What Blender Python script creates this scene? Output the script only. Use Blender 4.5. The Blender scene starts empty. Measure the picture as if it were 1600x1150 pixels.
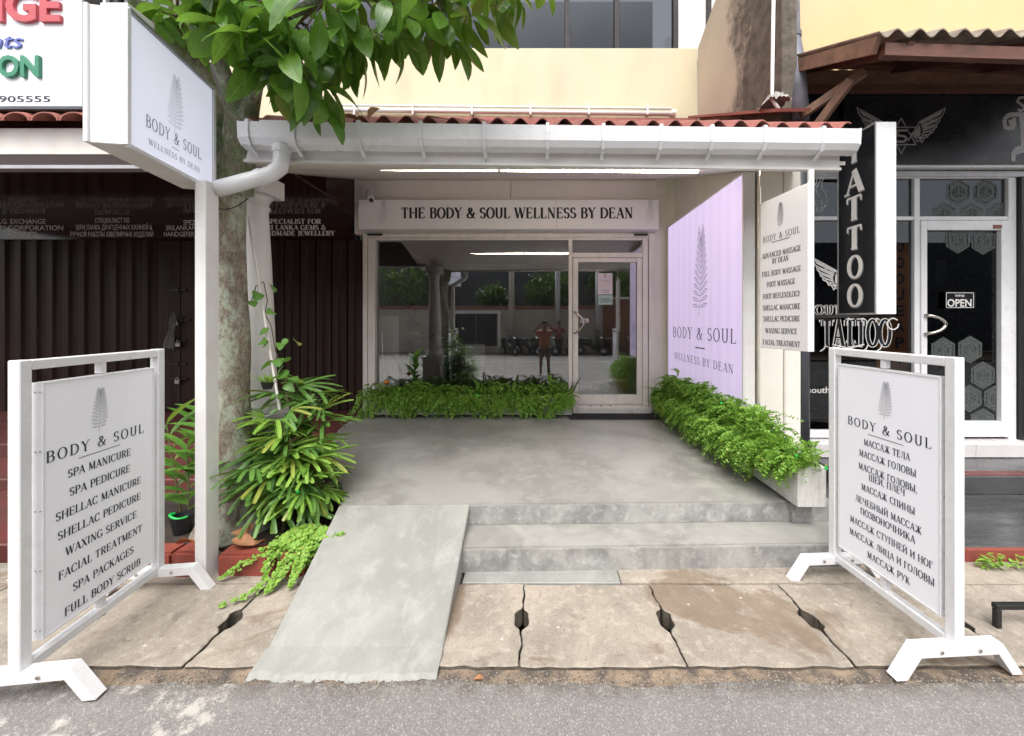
import bpy, bmesh, math, random
from math import sin, cos, pi, radians, sqrt
from mathutils import Vector, Matrix, noise

# ------------------------------------------------------------------ camera, sky, sun, exposure
scene = bpy.context.scene
H, FX, CX, CY = 1.745, 605.0, 839.0, 503.0        # eye height, focal length and vanishing point of the photograph (1600 px wide)
cam_d = bpy.data.cameras.new("camera"); cam = bpy.data.objects.new("camera", cam_d)
scene.collection.objects.link(cam); scene.camera = cam
cam.location = (0, 0, H); cam.rotation_euler = (radians(90), 0, 0)
cam_d.sensor_width = 36; cam_d.lens = FX/1600*36
cam_d.shift_x = -(CX-800)/1600; cam_d.shift_y = -(575-CY)/1600
cam_d.clip_start = 0.02; cam_d.clip_end = 500

world = bpy.data.worlds.new("World"); scene.world = world; world.use_nodes = True
wn, wl = world.node_tree.nodes, world.node_tree.links
wn.clear()
sky = wn.new("ShaderNodeTexSky"); sky.sky_type = 'NISHITA'; sky.sun_disc = False
sky.sun_elevation = radians(58); sky.sun_rotation = radians(200)
sky.air_density = 1.0; sky.dust_density = 4.0; sky.ozone_density = 1.0
bw = wn.new("ShaderNodeRGBToBW"); mixw = wn.new("ShaderNodeMix"); mixw.data_type = 'RGBA'
mixw.inputs[0].default_value = 0.88                 # overcast: cloud takes most of the blue out of the sky
bg = wn.new("ShaderNodeBackground"); bg.inputs[1].default_value = 0.15
wo = wn.new("ShaderNodeOutputWorld")
wl.new(sky.outputs[0], bw.inputs[0]); wl.new(sky.outputs[0], mixw.inputs[6]); wl.new(bw.outputs[0], mixw.inputs[7])
wl.new(mixw.outputs[2], bg.inputs[0]); wl.new(bg.outputs[0], wo.inputs[0])
sun_d = bpy.data.lights.new("sun", 'SUN'); sun_d.energy = 1.3; sun_d.angle = radians(35); sun_d.color = (1, .97, .93)
sun = bpy.data.objects.new("sun", sun_d); scene.collection.objects.link(sun)
sun.rotation_euler = (radians(30), 0, radians(6))
scene.view_settings.view_transform = 'Standard'; scene.view_settings.look = 'None'
scene.view_settings.gamma = 1; scene.view_settings.exposure = 1.28
try: scene.view_settings.use_curve_mapping = False
except Exception: pass
scene.cycles.max_bounces = 8; scene.cycles.diffuse_bounces = 4; scene.cycles.glossy_bounces = 4
scene.cycles.transparent_max_bounces = 12; scene.cycles.use_denoising = True
scene.cycles.caustics_reflective = False; scene.cycles.caustics_refractive = False

RND = random.Random(7)
def W(px, py, Y):                                   # a place in the photograph at distance Y, in metres
    return Vector(((px-CX)/FX*Y, Y, H+(CY-py)/FX*Y))

# ------------------------------------------------------------------ materials
def newmat(name):
    m = bpy.data.materials.new(name); m.use_nodes = True
    n, l = m.node_tree.nodes, m.node_tree.links
    b = n["Principled BSDF"]
    return m, n, l, b
def coords(n, l, scale=1.0, kind='Object', sc=None):
    tc = n.new("ShaderNodeTexCoord"); mp = n.new("ShaderNodeMapping")
    mp.inputs['Scale'].default_value = sc if sc else (scale,)*3
    l.new(tc.outputs[kind], mp.inputs[0]); return mp.outputs[0]
def ntex(n, l, vec, scale, detail=6, rough=.6, dist=0):
    t = n.new("ShaderNodeTexNoise"); t.inputs['Scale'].default_value = scale; t.inputs['Detail'].default_value = detail
    t.inputs['Roughness'].default_value = rough; t.inputs['Distortion'].default_value = dist
    l.new(vec, t.inputs['Vector']); return t.outputs[0]
def ramp(n, l, fac, stops):
    r = n.new("ShaderNodeValToRGB"); e = r.color_ramp.elements
    while len(e) < len(stops): e.new(.5)
    for i, (p, c) in enumerate(stops):
        e[i].position = p; e[i].color = (c[0], c[1], c[2], 1) if hasattr(c, '__len__') else (c, c, c, 1)
    l.new(fac, r.inputs[0]); return r.outputs[0]
def cmix(n, l, fac, a, b, mode='MIX'):
    m = n.new("ShaderNodeMix"); m.data_type = 'RGBA'; m.blend_type = mode
    for inp, v in ((m.inputs[0], fac), (m.inputs[6], a), (m.inputs[7], b)):
        if isinstance(v, (int, float)): inp.default_value = v if inp == m.inputs[0] else (v, v, v, 1)
        elif isinstance(v, tuple): inp.default_value = (v[0], v[1], v[2], 1)
        else: l.new(v, inp)
    return m.outputs[2]
def bump(n, l, b, h, strength, dist):
    bp = n.new("ShaderNodeBump"); bp.inputs['Strength'].default_value = strength; bp.inputs['Distance'].default_value = dist
    l.new(h, bp.inputs['Height']); l.new(bp.outputs[0], b.inputs['Normal']); return bp
def mat(name, c, c2=None, scale=3, rough=.6, bmp=0, bscale=40, bdist=.004, metal=0, stretch=None, spec=.5, coat=0, detail=6, contrast=(.35, .65)):
    m, n, l, b = newmat(name)
    if c2 is None: c2 = tuple(x*.86 for x in c)
    v = coords(n, l, 1, sc=stretch)
    f = ntex(n, l, v, scale, detail)
    f2 = ramp(n, l, f, [(contrast[0], 0), (contrast[1], 1)])
    l.new(cmix(n, l, f2, c, c2), b.inputs['Base Color'])
    rr = ramp(n, l, ntex(n, l, v, scale*2.3, 4), [(.3, max(.03, rough-.1)), (.7, min(1, rough+.1))])
    l.new(rr, b.inputs['Roughness'])
    b.inputs['Metallic'].default_value = metal; b.inputs['Specular IOR Level'].default_value = spec
    b.inputs['Coat Weight'].default_value = coat
    if bmp: bump(n, l, b, ntex(n, l, v, bscale, 5), bmp, bdist)
    return m
def streaks(m, c, amount=.5, sc=(5, 5, .35)):
    # rain streaks and grime over a wall material
    n, l = m.node_tree.nodes, m.node_tree.links; b = n["Principled BSDF"]; src = b.inputs['Base Color'].links[0].from_socket
    v = coords(n, l, sc=sc); f = ntex(n, l, v, 1.6, 8, .65)
    l.new(cmix(n, l, ramp(n, l, f, [(.48, 0), (.72, amount)]), src, c), b.inputs['Base Color'])
def emis(name, c, s, base=(.8, .8, .8)):
    m, n, l, b = newmat(name); b.inputs['Base Color'].default_value = (*base, 1)
    b.inputs['Emission Color'].default_value = (*c, 1); b.inputs['Emission Strength'].default_value = s; return m
def glassmat(name, tint, refl=.22, gloss=(.95, .97, 1)):
    m, n, l, b = newmat(name); n.remove(b)
    t = n.new("ShaderNodeBsdfTransparent"); t.inputs[0].default_value = (*tint, 1)
    g = n.new("ShaderNodeBsdfGlossy"); g.inputs['Roughness'].default_value = 0.0; g.inputs[0].default_value = (*gloss, 1)
    fr = n.new("ShaderNodeFresnel"); fr.inputs[0].default_value = 1.5
    ma = n.new("ShaderNodeMath"); ma.operation = 'ADD'; ma.use_clamp = True; ma.inputs[1].default_value = refl
    mx = n.new("ShaderNodeMixShader"); l.new(fr.outputs[0], ma.inputs[0]); l.new(ma.outputs[0], mx.inputs[0])
    l.new(t.outputs[0], mx.inputs[1]); l.new(g.outputs[0], mx.inputs[2]); l.new(mx.outputs[0], n["Material Output"].inputs[0])
    return m
def concrete(name, c, c2, c3, scale=1.6, rough=.5, bmp=.25, cracks=True, speck=.0, brush=None):
    m, n, l, b = newmat(name); v = coords(n, l, 1, sc=brush)
    a = ntex(n, l, v, scale, 9, .62, .6); d = ntex(n, l, v, scale*5, 8, .7, .3)
    col = cmix(n, l, ramp(n, l, a, [(.41, 0), (.59, 1)]), c, c2)
    col = cmix(n, l, ramp(n, l, d, [(.50, 0), (.66, .8)]), col, c3)
    fine = ntex(n, l, v, 130, 4, .7)
    col = cmix(n, l, ramp(n, l, fine, [(.3, .25), (.5, 0)]), col, tuple(x*.5 for x in c))
    if speck:
        vo = n.new("ShaderNodeTexVoronoi"); vo.inputs['Scale'].default_value = 75; l.new(v, vo.inputs['Vector'])
        col = cmix(n, l, ramp(n, l, vo.outputs['Distance'], [(.12, speck), (.3, 0)]), col, (.55, .5, .44))
    l.new(col, b.inputs['Base Color'])
    l.new(ramp(n, l, d, [(.3, rough-.03), (.7, rough+.08)]), b.inputs['Roughness'])
    hh = cmix(n, l, .35, fine, d); bump(n, l, b, hh, bmp, .006)
    return m
def leafmat(name, c, c2, rough=.38, trans=.35, vein=None):
    m, n, l, b = newmat(name)
    oi = n.new("ShaderNodeObjectInfo"); ge = n.new("ShaderNodeNewGeometry")
    ad = n.new("ShaderNodeMath"); ad.operation = 'ADD'; l.new(oi.outputs['Random'], ad.inputs[0]); l.new(ge.outputs['Random Per Island'], ad.inputs[1])
    fr = n.new("ShaderNodeMath"); fr.operation = 'FRACT'; l.new(ad.outputs[0], fr.inputs[0])
    v = coords(n, l, 1)
    col = cmix(n, l, fr.outputs[0], c, c2)
    col = cmix(n, l, ramp(n, l, fr.outputs[0], [(.955, 0), (.975, .8)]), col, (.30, .26, .05))
    col = cmix(n, l, ramp(n, l, ntex(n, l, v, 28, 5), [(.35, 0), (.75, .45)]), col, tuple(min(1, x*1.7+.01) for x in c2))
    if vein:
        uv = n.new("ShaderNodeUVMap"); sp = n.new("ShaderNodeSeparateXYZ"); l.new(uv.outputs[0], sp.inputs[0])
        ab = n.new("ShaderNodeMath"); ab.operation = 'ABSOLUTE'
        sb = n.new("ShaderNodeMath"); sb.operation = 'SUBTRACT'; sb.inputs[1].default_value = .5
        l.new(sp.outputs[0], sb.inputs[0]); l.new(sb.outputs[0], ab.inputs[0])
        mid = ramp(n, l, ab.outputs[0], [(.012, 1), (.05, 0)])
        wv = n.new("ShaderNodeMath"); wv.operation = 'MULTIPLY_ADD'; wv.inputs[1].default_value = -.8
        l.new(ab.outputs[0], wv.inputs[0]); l.new(sp.outputs[1], wv.inputs[2])
        m9 = n.new("ShaderNodeMath"); m9.operation = 'MULTIPLY'; m9.inputs[1].default_value = 75; l.new(wv.outputs[0], m9.inputs[0])
        sn = n.new("ShaderNodeMath"); sn.operation = 'SINE'; l.new(m9.outputs[0], sn.inputs[0])
        vn = ramp(n, l, sn.outputs[0], [(.82, 0), (1, .45)])
        mm = n.new("ShaderNodeMath"); mm.operation = 'MAXIMUM'; l.new(mid, mm.inputs[0]); l.new(vn, mm.inputs[1])
        col = cmix(n, l, mm.outputs[0], col, vein); bump(n, l, b, mm.outputs[0], .35, .002)
    l.new(col, b.inputs['Base Color']); b.inputs['Roughness'].default_value = rough; b.inputs['Specular IOR Level'].default_value = .45
    tr = n.new("ShaderNodeBsdfTranslucent"); l.new(cmix(n, l, .5, col, (.25, .42, .04)), tr.inputs[0])
    mx = n.new("ShaderNodeMixShader"); mx.inputs[0].default_value = trans
    l.new(b.outputs[0], mx.inputs[1]); l.new(tr.outputs[0], mx.inputs[2]); l.new(mx.outputs[0], n["Material Output"].inputs[0])
    return m

M = {}
M['white'] = mat('white_paint', (.74, .73, .72), (.66, .64, .62), 2.2, .42, .06, 60)
M['white_frame'] = mat('white_enamel', (.76, .76, .78), (.70, .70, .72), 3, .33, .03, 30)
M['cream'] = mat('cream_aluminium', (.74, .70, .66), (.68, .64, .60), 4, .4)
M['wallpaint'] = mat('cream_wall_paint', (.77, .73, .67), (.70, .66, .60), 1.5, .6, .12, 60)
M['soffit'] = mat('soffit_board', (.80, .75, .71), (.74, .69, .65), 1.3, .55, .05)
M['yellow'] = mat('pale_yellow_render', (.60, .53, .36), (.53, .48, .35), 1.1, .8, .2, 90, stretch=(1, 1, .35), contrast=(.3, .75))
M['orange_wall'] = mat('amber_wall_paint', (.70, .47, .24), (.68, .48, .28), .8, .7, .1, 80)
M['white_wall'] = mat('white_render', (.72, .71, .70), (.64, .63, .62), 2, .7, .15, 80)
M['printwhite'] = mat('printed_vinyl', (.90, .90, .97), (.88, .88, .95), 1, .4)
M['printgrey'] = mat('printed_acrylic', (.82, .80, .81), (.79, .77, .78), 1, .4)
M['ink'] = mat('black_ink', (.012, .011, .016), None, 3, .4)
M['inknavy'] = mat('dark_ink', (.022, .022, .045), None, 3, .45)
M['inkgrey'] = mat('grey_ink', (.22, .22, .24), None, 3, .45)
M['inkpale'] = mat('pale_grey_ink', (.44, .43, .44), None, 3, .45)
M['whiteink'] = mat('white_vinyl_letters', (.75, .73, .71), None, 3, .5)
M['silverink'] = mat('silver_vinyl', (.40, .385, .39), (.34, .33, .34), 3, .35)
M['steel'] = mat('brushed_steel', (.62, .58, .52), None, 30, .22, metal=1)
M['darksteel'] = mat('dark_steel', (.03, .028, .028), None, 6, .4, metal=.4)
M['galv'] = mat('galvanised_strip', (.45, .45, .46), (.35, .35, .36), 5, .4, metal=.5)
M['brown_gloss'] = mat('brown_glossy_panel', (.030, .010, .008), (.024, .009, .007), 2, .10, spec=.35)
M['shutter'] = mat('brown_shutter_paint', (.032, .015, .012), (.020, .010, .0085), 3, .5, .1, 120, stretch=(1, 1, .1), spec=.2)
M['redfloor'] = mat('red_floor_paint', (.125, .03, .026), (.085, .03, .026), 3, .45, .25, 40)
M['redbrick'] = mat('red_painted_kerb', (.25, .05, .03), (.19, .045, .032), 9, .7, .5, 35, .008)
M['clay'] = mat('red_roof_sheet', (.33, .11, .085), (.22, .075, .06), 6, .7, .3, 50, stretch=(1, .4, 1))
M['asbestos'] = mat('weathered_fibre_cement', (.30, .25, .20), (.13, .10, .08), 5, .85, .5, 40, .008, stretch=(1, .5, 1))
M['wood'] = mat('dark_red_timber', (.13, .05, .032), (.07, .03, .022), 8, .6, .3, 60, stretch=(.3, 2, 2))
M['wood2'] = mat('brown_bare_timber', (.22, .12, .075), (.13, .07, .045), 8, .65, .3, 60, stretch=(.5, 1, 1))
M['black_board'] = mat('black_sign_board', (.009, .010, .016), (.016, .017, .024), 2, .28, .02)
M['blackface'] = mat('black_acrylic', (.014, .015, .018), None, 2, .22)
M['pipe_grey'] = mat('dark_grey_pipe', (.085, .09, .105), (.06, .063, .075), 4, .4)
M['pipe_blue'] = mat('weathered_pipe', (.20, .21, .25), (.12, .12, .14), 4, .5, .2)
M['alum_dark'] = mat('dark_window_frame', (.035, .032, .036), None, 4, .6, spec=.25)
M['mat_rubber'] = mat('black_doormat', (.006, .006, .009), None, 8, .8, .5, 200)
M['black_paint'] = mat('black_paint', (.012, .012, .013), None, 8, .35)
M['soil'] = mat('dark_soil', (.045, .032, .022), (.02, .014, .01), 14, .95, .8, 45, .02)
M['pot_black'] = mat('black_plastic_pot', (.012, .012, .014), None, 8, .5)
M['pot_orange'] = mat('woven_terracotta_pot', (.36, .15, .06), (.22, .09, .035), 20, .7, .5, 90)
M['dryleaf'] = mat('dry_brown_leaf', (.36, .17, .07), (.22, .10, .045), 12, .7, .2)
M['beige_wall'] = mat('beige_boundary_wall', (.42, .38, .33), (.36, .33, .28), 1.2, .8)
M['terracotta'] = mat('terracotta_coping', (.24, .10, .07), None, 3, .7)
M['stone_dark'] = mat('dark_green_stone', (.03, .055, .052), (.055, .09, .085), 9, .3, .3)
M['bronze'] = mat('dark_bronze', (.05, .035, .025), (.09, .06, .04), 6, .35, metal=.6)
M['cloth'] = mat('grey_rag', (.17, .16, .14), (.10, .10, .09), 20, .9, .4, 90)
M['planter'] = concrete('white_planter_cement', (.62, .60, .57), (.55, .54, .52), (.48, .47, .45), 3, .55, .15)
M['deck'] = concrete('polished_grey_cement', (.31, .303, .28), (.215, .21, .192), (.34, .33, .305), 1.4, .30, .06)
M['riser'] = concrete('pale_cement_riser', (.34, .335, .315), (.22, .22, .21), (.44, .43, .41), 3.5, .6, .2)
M['ramp'] = concrete('pale_green_cement', (.285, .285, .262), (.225, .225, .208), (.325, .32, .30), 1.6, .55, .3, brush=(1.2, .8, 1))
M['tile_white'] = mat('white_step_tile', (.62, .60, .59), (.54, .52, .52), 3, .25)
M['tile_dark'] = mat('dark_grey_floor', (.075, .075, .078), (.045, .045, .047), 3, .25, .1, stretch=(.6, 2, 1))

def slabmat():
    m, n, l, b = newmat('old_concrete_slab'); v = coords(n, l)
    a = ntex(n, l, v, 2.2, 9, .65, .5); d = ntex(n, l, v, 14, 9, .7); f = ntex(n, l, v, 110, 5, .75)
    col = cmix(n, l, ramp(n, l, a, [(.35, 0), (.65, 1)]), (.385, .335, .275), (.235, .205, .172))
    col = cmix(n, l, ramp(n, l, d, [(.5, 0), (.7, .7)]), col, (.50, .44, .37))
    st = ntex(n, l, v, 1.3, 8, .62, 1.0)
    col = cmix(n, l, ramp(n, l, st, [(.55, 0), (.60, .6), (.8, .7)]), col, (.16, .10, .055))
    vo = n.new("ShaderNodeTexVoronoi"); vo.inputs['Scale'].default_value = 120; l.new(v, vo.inputs['Vector'])
    col = cmix(n, l, ramp(n, l, vo.outputs['Distance'], [(.1, .35), (.3, 0)]), col, (.16, .13, .10))
    col = cmix(n, l, ramp(n, l, f, [(.32, .5), (.5, 0)]), col, (.13, .10, .08))
    sp = n.new("ShaderNodeTexVoronoi"); sp.inputs['Scale'].default_value = 7; l.new(v, sp.inputs['Vector'])
    col = cmix(n, l, ramp(n, l, sp.outputs['Distance'], [(.045, .7), (.07, 0)]), col, (.58, .54, .48))
    pit = ntex(n, l, v, 38, 7, .8, .6)
    col = cmix(n, l, ramp(n, l, pit, [(.33, .75), (.43, 0)]), col, (.11, .085, .06))
    col = cmix(n, l, ramp(n, l, ntex(n, l, v, 5, 10, .78, .8), [(.56, 0), (.63, .55)]), col, (.16, .135, .11))
    l.new(col, b.inputs['Base Color']); b.inputs['Roughness'].default_value = .85
    bump(n, l, b, cmix(n, l, .5, pit, f), .8, .012); return m
M['slab'] = slabmat()
M['dirtshade'] = mat('dirt_shade_slab_edge', (.12, .098, .075), (.05, .04, .03), 20, .95, .5)  # dirt plus painted shade: sides darkened so joints and holes read black
def roadmat():
    m, n, l, b = newmat('worn_asphalt'); v = coords(n, l)
    vo = n.new("ShaderNodeTexVoronoi"); vo.inputs['Scale'].default_value = 170; l.new(v, vo.inputs['Vector'])
    rnd = n.new("ShaderNodeSeparateColor"); l.new(vo.outputs['Color'], rnd.inputs[0])
    col = cmix(n, l, ramp(n, l, ntex(n, l, v, 1.5, 7), [(.3, 0), (.7, 1)]), (.20, .19, .182), (.15, .142, .138))
    col = cmix(n, l, ramp(n, l, rnd.outputs[0], [(.6, 0), (.9, .4), (1, .8)]), col, (.36, .33, .29))
    col = cmix(n, l, ramp(n, l, rnd.outputs[1], [(.75, 0), (.97, .5)]), col, (.08, .075, .072))
    # cement splashes, left
    sx = n.new("ShaderNodeSeparateXYZ"); l.new(v, sx.inputs[0])
    left = ramp(n, l, sx.outputs[0], [(0, 0), (1, 1)])
    mr = n.new("ShaderNodeMapRange"); mr.inputs[1].default_value = -.75; mr.inputs[2].default_value = -1.5; l.new(sx.outputs[0], mr.inputs[0])
    pt = ramp(n, l, ntex(n, l, v, 4.2, 9, .74, 0), [(.54, 0), (.60, .75)])
    mu = n.new("ShaderNodeMath"); mu.operation = 'MULTIPLY'; l.new(pt, mu.inputs[0]); l.new(mr.outputs[0], mu.inputs[1])
    col = cmix(n, l, mu.outputs[0], col, (.46, .43, .39))
    # dark grit along the edge
    me = n.new("ShaderNodeMapRange"); me.inputs[1].default_value = 1.78; me.inputs[2].default_value = 1.90; l.new(sx.outputs[1], me.inputs[0])
    gr = ramp(n, l, ntex(n, l, v, 9, 8, .75), [(.42, .1), (.55, .85)])
    mg = n.new("ShaderNodeMath"); mg.operation = 'MULTIPLY'; l.new(gr, mg.inputs[0]); l.new(me.outputs[0], mg.inputs[1])
    col = cmix(n, l, mg.outputs[0], col, (.075, .06, .05))
    l.new(col, b.inputs['Base Color']); b.inputs['Roughness'].default_value = .85
    inv = ramp(n, l, vo.outputs['Distance'], [(0, 1), (.6, 0)])
    bump(n, l, b, inv, .45, .004); return m
M['road'] = roadmat()
def barkmat():
    m, n, l, b = newmat('lichened_bark'); v = coords(n, l, sc=(1, 1, .55))
    a = ntex(n, l, v, 9, 9, .7, .4); f = ntex(n, l, v, 55, 8, .75, .5)
    col = cmix(n, l, ramp(n, l, a, [(.35, 0), (.65, 1)]), (.20, .155, .12), (.31, .255, .205))
    col = cmix(n, l, ramp(n, l, f, [(.4, .75), (.52, 0)]), col, (.07, .05, .04))
    li = ntex(n, l, v, 6, 8, .75, .2); l2 = ntex(n, l, v, 30, 6, .8)
    mu = n.new("ShaderNodeMath"); mu.operation = 'MULTIPLY'
    l.new(ramp(n, l, li, [(.46, 0), (.54, 1)]), mu.inputs[0]); l.new(ramp(n, l, l2, [(.38, 0), (.5, .9)]), mu.inputs[1])
    col = cmix(n, l, mu.outputs[0], col, (.38, .42, .33))
    sx = n.new("ShaderNodeSeparateXYZ"); tc = n.new("ShaderNodeTexCoord"); l.new(tc.outputs['Object'], sx.inputs[0])
    mr = n.new("ShaderNodeMapRange"); mr.inputs[1].default_value = 2.4; mr.inputs[2].default_value = 2.9; l.new(sx.outputs[2], mr.inputs[0])
    ms = n.new("ShaderNodeMath"); ms.operation = 'MULTIPLY'; l.new(mr.outputs[0], ms.inputs[0]); l.new(ramp(n, l, a, [(.42, 0), (.56, .8)]), ms.inputs[1])
    col = cmix(n, l, ms.outputs[0], col, (.10, .15, .05))          # moss high on the trunk
    l.new(col, b.inputs['Base Color']); b.inputs['Roughness'].default_value = .9
    bump(n, l, b, cmix(n, l, .5, a, f), .8, .02); return m
M['bark'] = barkmat()
def stainwall():
    m, n, l, b = newmat('mould_stained_render'); v = coords(n, l)
    col = cmix(n, l, ramp(n, l, ntex(n, l, v, 1.5, 6), [(.3, 0), (.7, 1)]), (.50, .42, .32), (.42, .35, .28))
    sx = n.new("ShaderNodeSeparateXYZ"); l.new(v, sx.inputs[0])
    w = ntex(n, l, v, 1.6, 10, .72, .3)
    ad = n.new("ShaderNodeMath"); ad.operation = 'MULTIPLY_ADD'; ad.inputs[1].default_value = 1.9; l.new(w, ad.inputs[0]); l.new(sx.outputs[1], ad.inputs[2])
    # the mould front runs down the street end of the wall
    k = ramp(n, l, ad.outputs[0], [(0, 1), (1, 0)])
    mr = n.new("ShaderNodeMapRange"); mr.inputs[1].default_value = -.15; mr.inputs[2].default_value = -.5; l.new(ad.outputs[0], mr.inputs[0])
    dk = cmix(n, l, ramp(n, l, ntex(n, l, v, 7, 8, .75), [(.35, 0), (.7, 1)]), (.055, .045, .035), (.17, .14, .11))
    l.new(cmix(n, l, mr.outputs[0], col, dk), b.inputs['Base Color']); b.inputs['Roughness'].default_value = .9
    bump(n, l, b, w, .4, .01); return m
M['stain'] = stainwall()
M['glass'] = glassmat('shop_glass', (.78, .81, .80), .27)
M['glass_dark'] = glassmat('dark_shop_glass', (.5, .52, .55), .035, (.7, .75, .8))
M['glass_up'] = glassmat('grey_tinted_glass', (.38, .39, .41), .0, (.6, .63, .7))
M['leaf'] = leafmat('broad_green_leaf', (.035, .10, .018), (.13, .28, .035), .26, .42, (.17, .27, .07))
M['palmleaf'] = leafmat('palm_leaflet', (.12, .25, .035), (.24, .40, .07), .35, .3)
M['fern'] = leafmat('small_bright_leaflets', (.08, .21, .025), (.27, .46, .07), .5, .3)
M['creeper'] = leafmat('creeper_leaf', (.14, .28, .03), (.25, .42, .07), .45, .3)
M['ginger'] = leafmat('long_green_leaf', (.06, .17, .025), (.12, .27, .045), .35, .3, (.2, .33, .1))
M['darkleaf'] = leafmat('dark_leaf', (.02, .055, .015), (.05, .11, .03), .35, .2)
M['farleaf'] = leafmat('far_tree_leaf', (.03, .07, .015), (.06, .13, .03), .6, .25)
M['stem'] = mat('green_stem', (.10, .13, .04), (.13, .09, .05), 20, .6)
M['branch'] = mat('twig_bark', (.10, .075, .05), None, 20, .8)

streaks(M['yellow'], (.40, .34, .22), .3, (1.5, 1.5, .5)); streaks(M['orange_wall'], (.5, .36, .2), .25, (1.5, 1.5, .5)); streaks(M['wallpaint'], (.42, .37, .32), .2, (2, 2, .6)); streaks(M['white_wall'], (.35, .34, .33), .4)
streaks(M['white'], (.45, .41, .36), .22, (2.5, 4, 2)); streaks(M['white_frame'], (.42, .39, .35), .15, (5, 9, 5)); streaks(M['white_frame'], (.30, .27, .24), .10, (26, 26, 26)); streaks(M['planter'], (.20, .20, .15), .6, (7, 7, 1)); streaks(M['cream'], (.38, .33, .28), .3, (9, 9, 1))
streaks(M['shutter'], (.05, .035, .03), .6, (8, 8, .3)); streaks(M['soffit'], (.46, .40, .35), .15, (2, 2, 1)); streaks(M['riser'], (.13, .13, .12), .6, (5, 5, 3))
# ------------------------------------------------------------------ geometry helpers
col0 = scene.collection
BASE = {}
class MB:
    def __init__(s): s.v = []; s.f = []; s.uv = {}
    def add(s, vs, fs):
        o = len(s.v); s.v += [Vector(v) for v in vs]; s.f += [tuple(i+o for i in f) for f in fs]; return o
    def box(s, x0, x1, y0, y1, z0, z1):
        s.add([(x, y, z) for z in (z0, z1) for y in (y0, y1) for x in (x0, x1)],
              [(0, 2, 3, 1), (4, 5, 7, 6), (0, 1, 5, 4), (2, 6, 7, 3), (0, 4, 6, 2), (1, 3, 7, 5)]); return s
    def bar(s, a, b, w, h, up=(0, 0, 1)):                         # rectangular bar from a to b
        a, b = Vector(a), Vector(b); d = (b-a).normalized(); u = Vector(up)
        if abs(d.dot(u)) > .99: u = Vector((0, 1, 0))
        r = d.cross(u).normalized(); u = r.cross(d).normalized()
        vs = [p + r*sx*w/2 + u*sy*h/2 for p in (a, b) for sx, sy in ((-1, -1), (1, -1), (1, 1), (-1, 1))]
        s.add(vs, [(3, 2, 1, 0), (4, 5, 6, 7), (0, 1, 5, 4), (1, 2, 6, 5), (2, 3, 7, 6), (3, 0, 4, 7)]); return s
    def tube(s, pts, rad, n=10, cap=True):
        pts = [Vector(p) for p in pts]
        if not hasattr(rad, '__len__'): rad = [rad]*len(pts)
        o = len(s.v); ref = None
        for i, p in enumerate(pts):
            d = (pts[min(i+1, len(pts)-1)] - pts[max(i-1, 0)]).normalized()
            if ref is None: ref = d.orthogonal().normalized()
            r = (ref - d*ref.dot(d)).normalized(); ref = r; q = d.cross(r)
            for k in range(n):
                a = 2*pi*k/n; s.v.append(p + (r*cos(a)+q*sin(a))*rad[i])
        for i in range(len(pts)-1):
            for k in range(n):
                a, b = o+i*n+k, o+i*n+(k+1) % n; s.f.append((a, b, b+n, a+n))
        if cap: s.f.append(tuple(o+k for k in reversed(range(n)))); e = o+(len(pts)-1)*n; s.f.append(tuple(e+k for k in range(n)))
        return s
    def lathe(s, prof, c, n=24):                                   # profile of (radius, z) about the vertical through c
        o = len(s.v)
        for r, z in prof:
            for k in range(n): s.v.append(Vector((c[0]+r*cos(2*pi*k/n), c[1]+r*sin(2*pi*k/n), c[2]+z)))
        for i in range(len(prof)-1):
            for k in range(n):
                a, b = o+i*n+k, o+i*n+(k+1) % n; s.f.append((a, b, b+n, a+n))
        s.f.append(tuple(o+k for k in reversed(range(n)))); e = o+(len(prof)-1)*n; s.f.append(tuple(e+k for k in range(n))); return s
    def prism(s, poly, z0, z1):                                    # polygon (ccw) of (x, y) between two heights
        n = len(poly); o = s.add([(x, y, z0) for x, y in poly]+[(x, y, z1) for x, y in poly], [])
        s.f.append(tuple(o+i for i in reversed(range(n)))); s.f.append(tuple(o+n+i for i in range(n)))
        for i in range(n): j = (i+1) % n; s.f.append((o+i, o+j, o+n+j, o+n+i))
        return s
    def extr(s, prof, p0, p1, close=True):                         # (y, z) profile swept from p0 to p1
        p0, p1 = Vector(p0), Vector(p1); n = len(prof)
        o = s.add([p0+Vector((0, a, b)) for a, b in prof]+[p1+Vector((0, a, b)) for a, b in prof], [])
        for i in range(n if close else n-1): j = (i+1) % n; s.f.append((o+i, o+n+i, o+n+j, o+j))
        if close: s.f.append(tuple(o+i for i in range(n))); s.f.append(tuple(o+n+i for i in reversed(range(n))))
        return s
    def map(s, fn): s.v = [Vector(fn(v)) for v in s.v]; return s
    def mesh(s, name, m, off=Vector(), bev=0, smooth=False, seg=1):
        me = bpy.data.meshes.new(name); me.from_pydata([tuple(v-off) for v in s.v], [], s.f); me.materials.append(m)
        if bev:
            bm = bmesh.new(); bm.from_mesh(me); bmesh.ops.recalc_face_normals(bm, faces=bm.faces)
            es = [e for e in bm.edges if len(e.link_faces) == 2 and e.calc_face_angle() > .6]
            bmesh.ops.bevel(bm, geom=es, offset=bev, segments=seg, affect='EDGES', clamp_overlap=True)
            bm.to_mesh(me); bm.free()
        if smooth:
            me.polygons.foreach_set('use_smooth', [True]*len(me.polygons))
        me.update(); return me
    def build(s, name, m, parent=None, bev=0, smooth=False, seg=1, off=None):
        o0 = BASE[parent.name] if parent else (off or Vector())
        o = bpy.data.objects.new(name, s.mesh(name, m, o0, bev, smooth, seg)); col0.objects.link(o)
        if parent: o.parent = parent
        else: o.location = o0
        BASE[o.name] = o0
        return o
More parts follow.
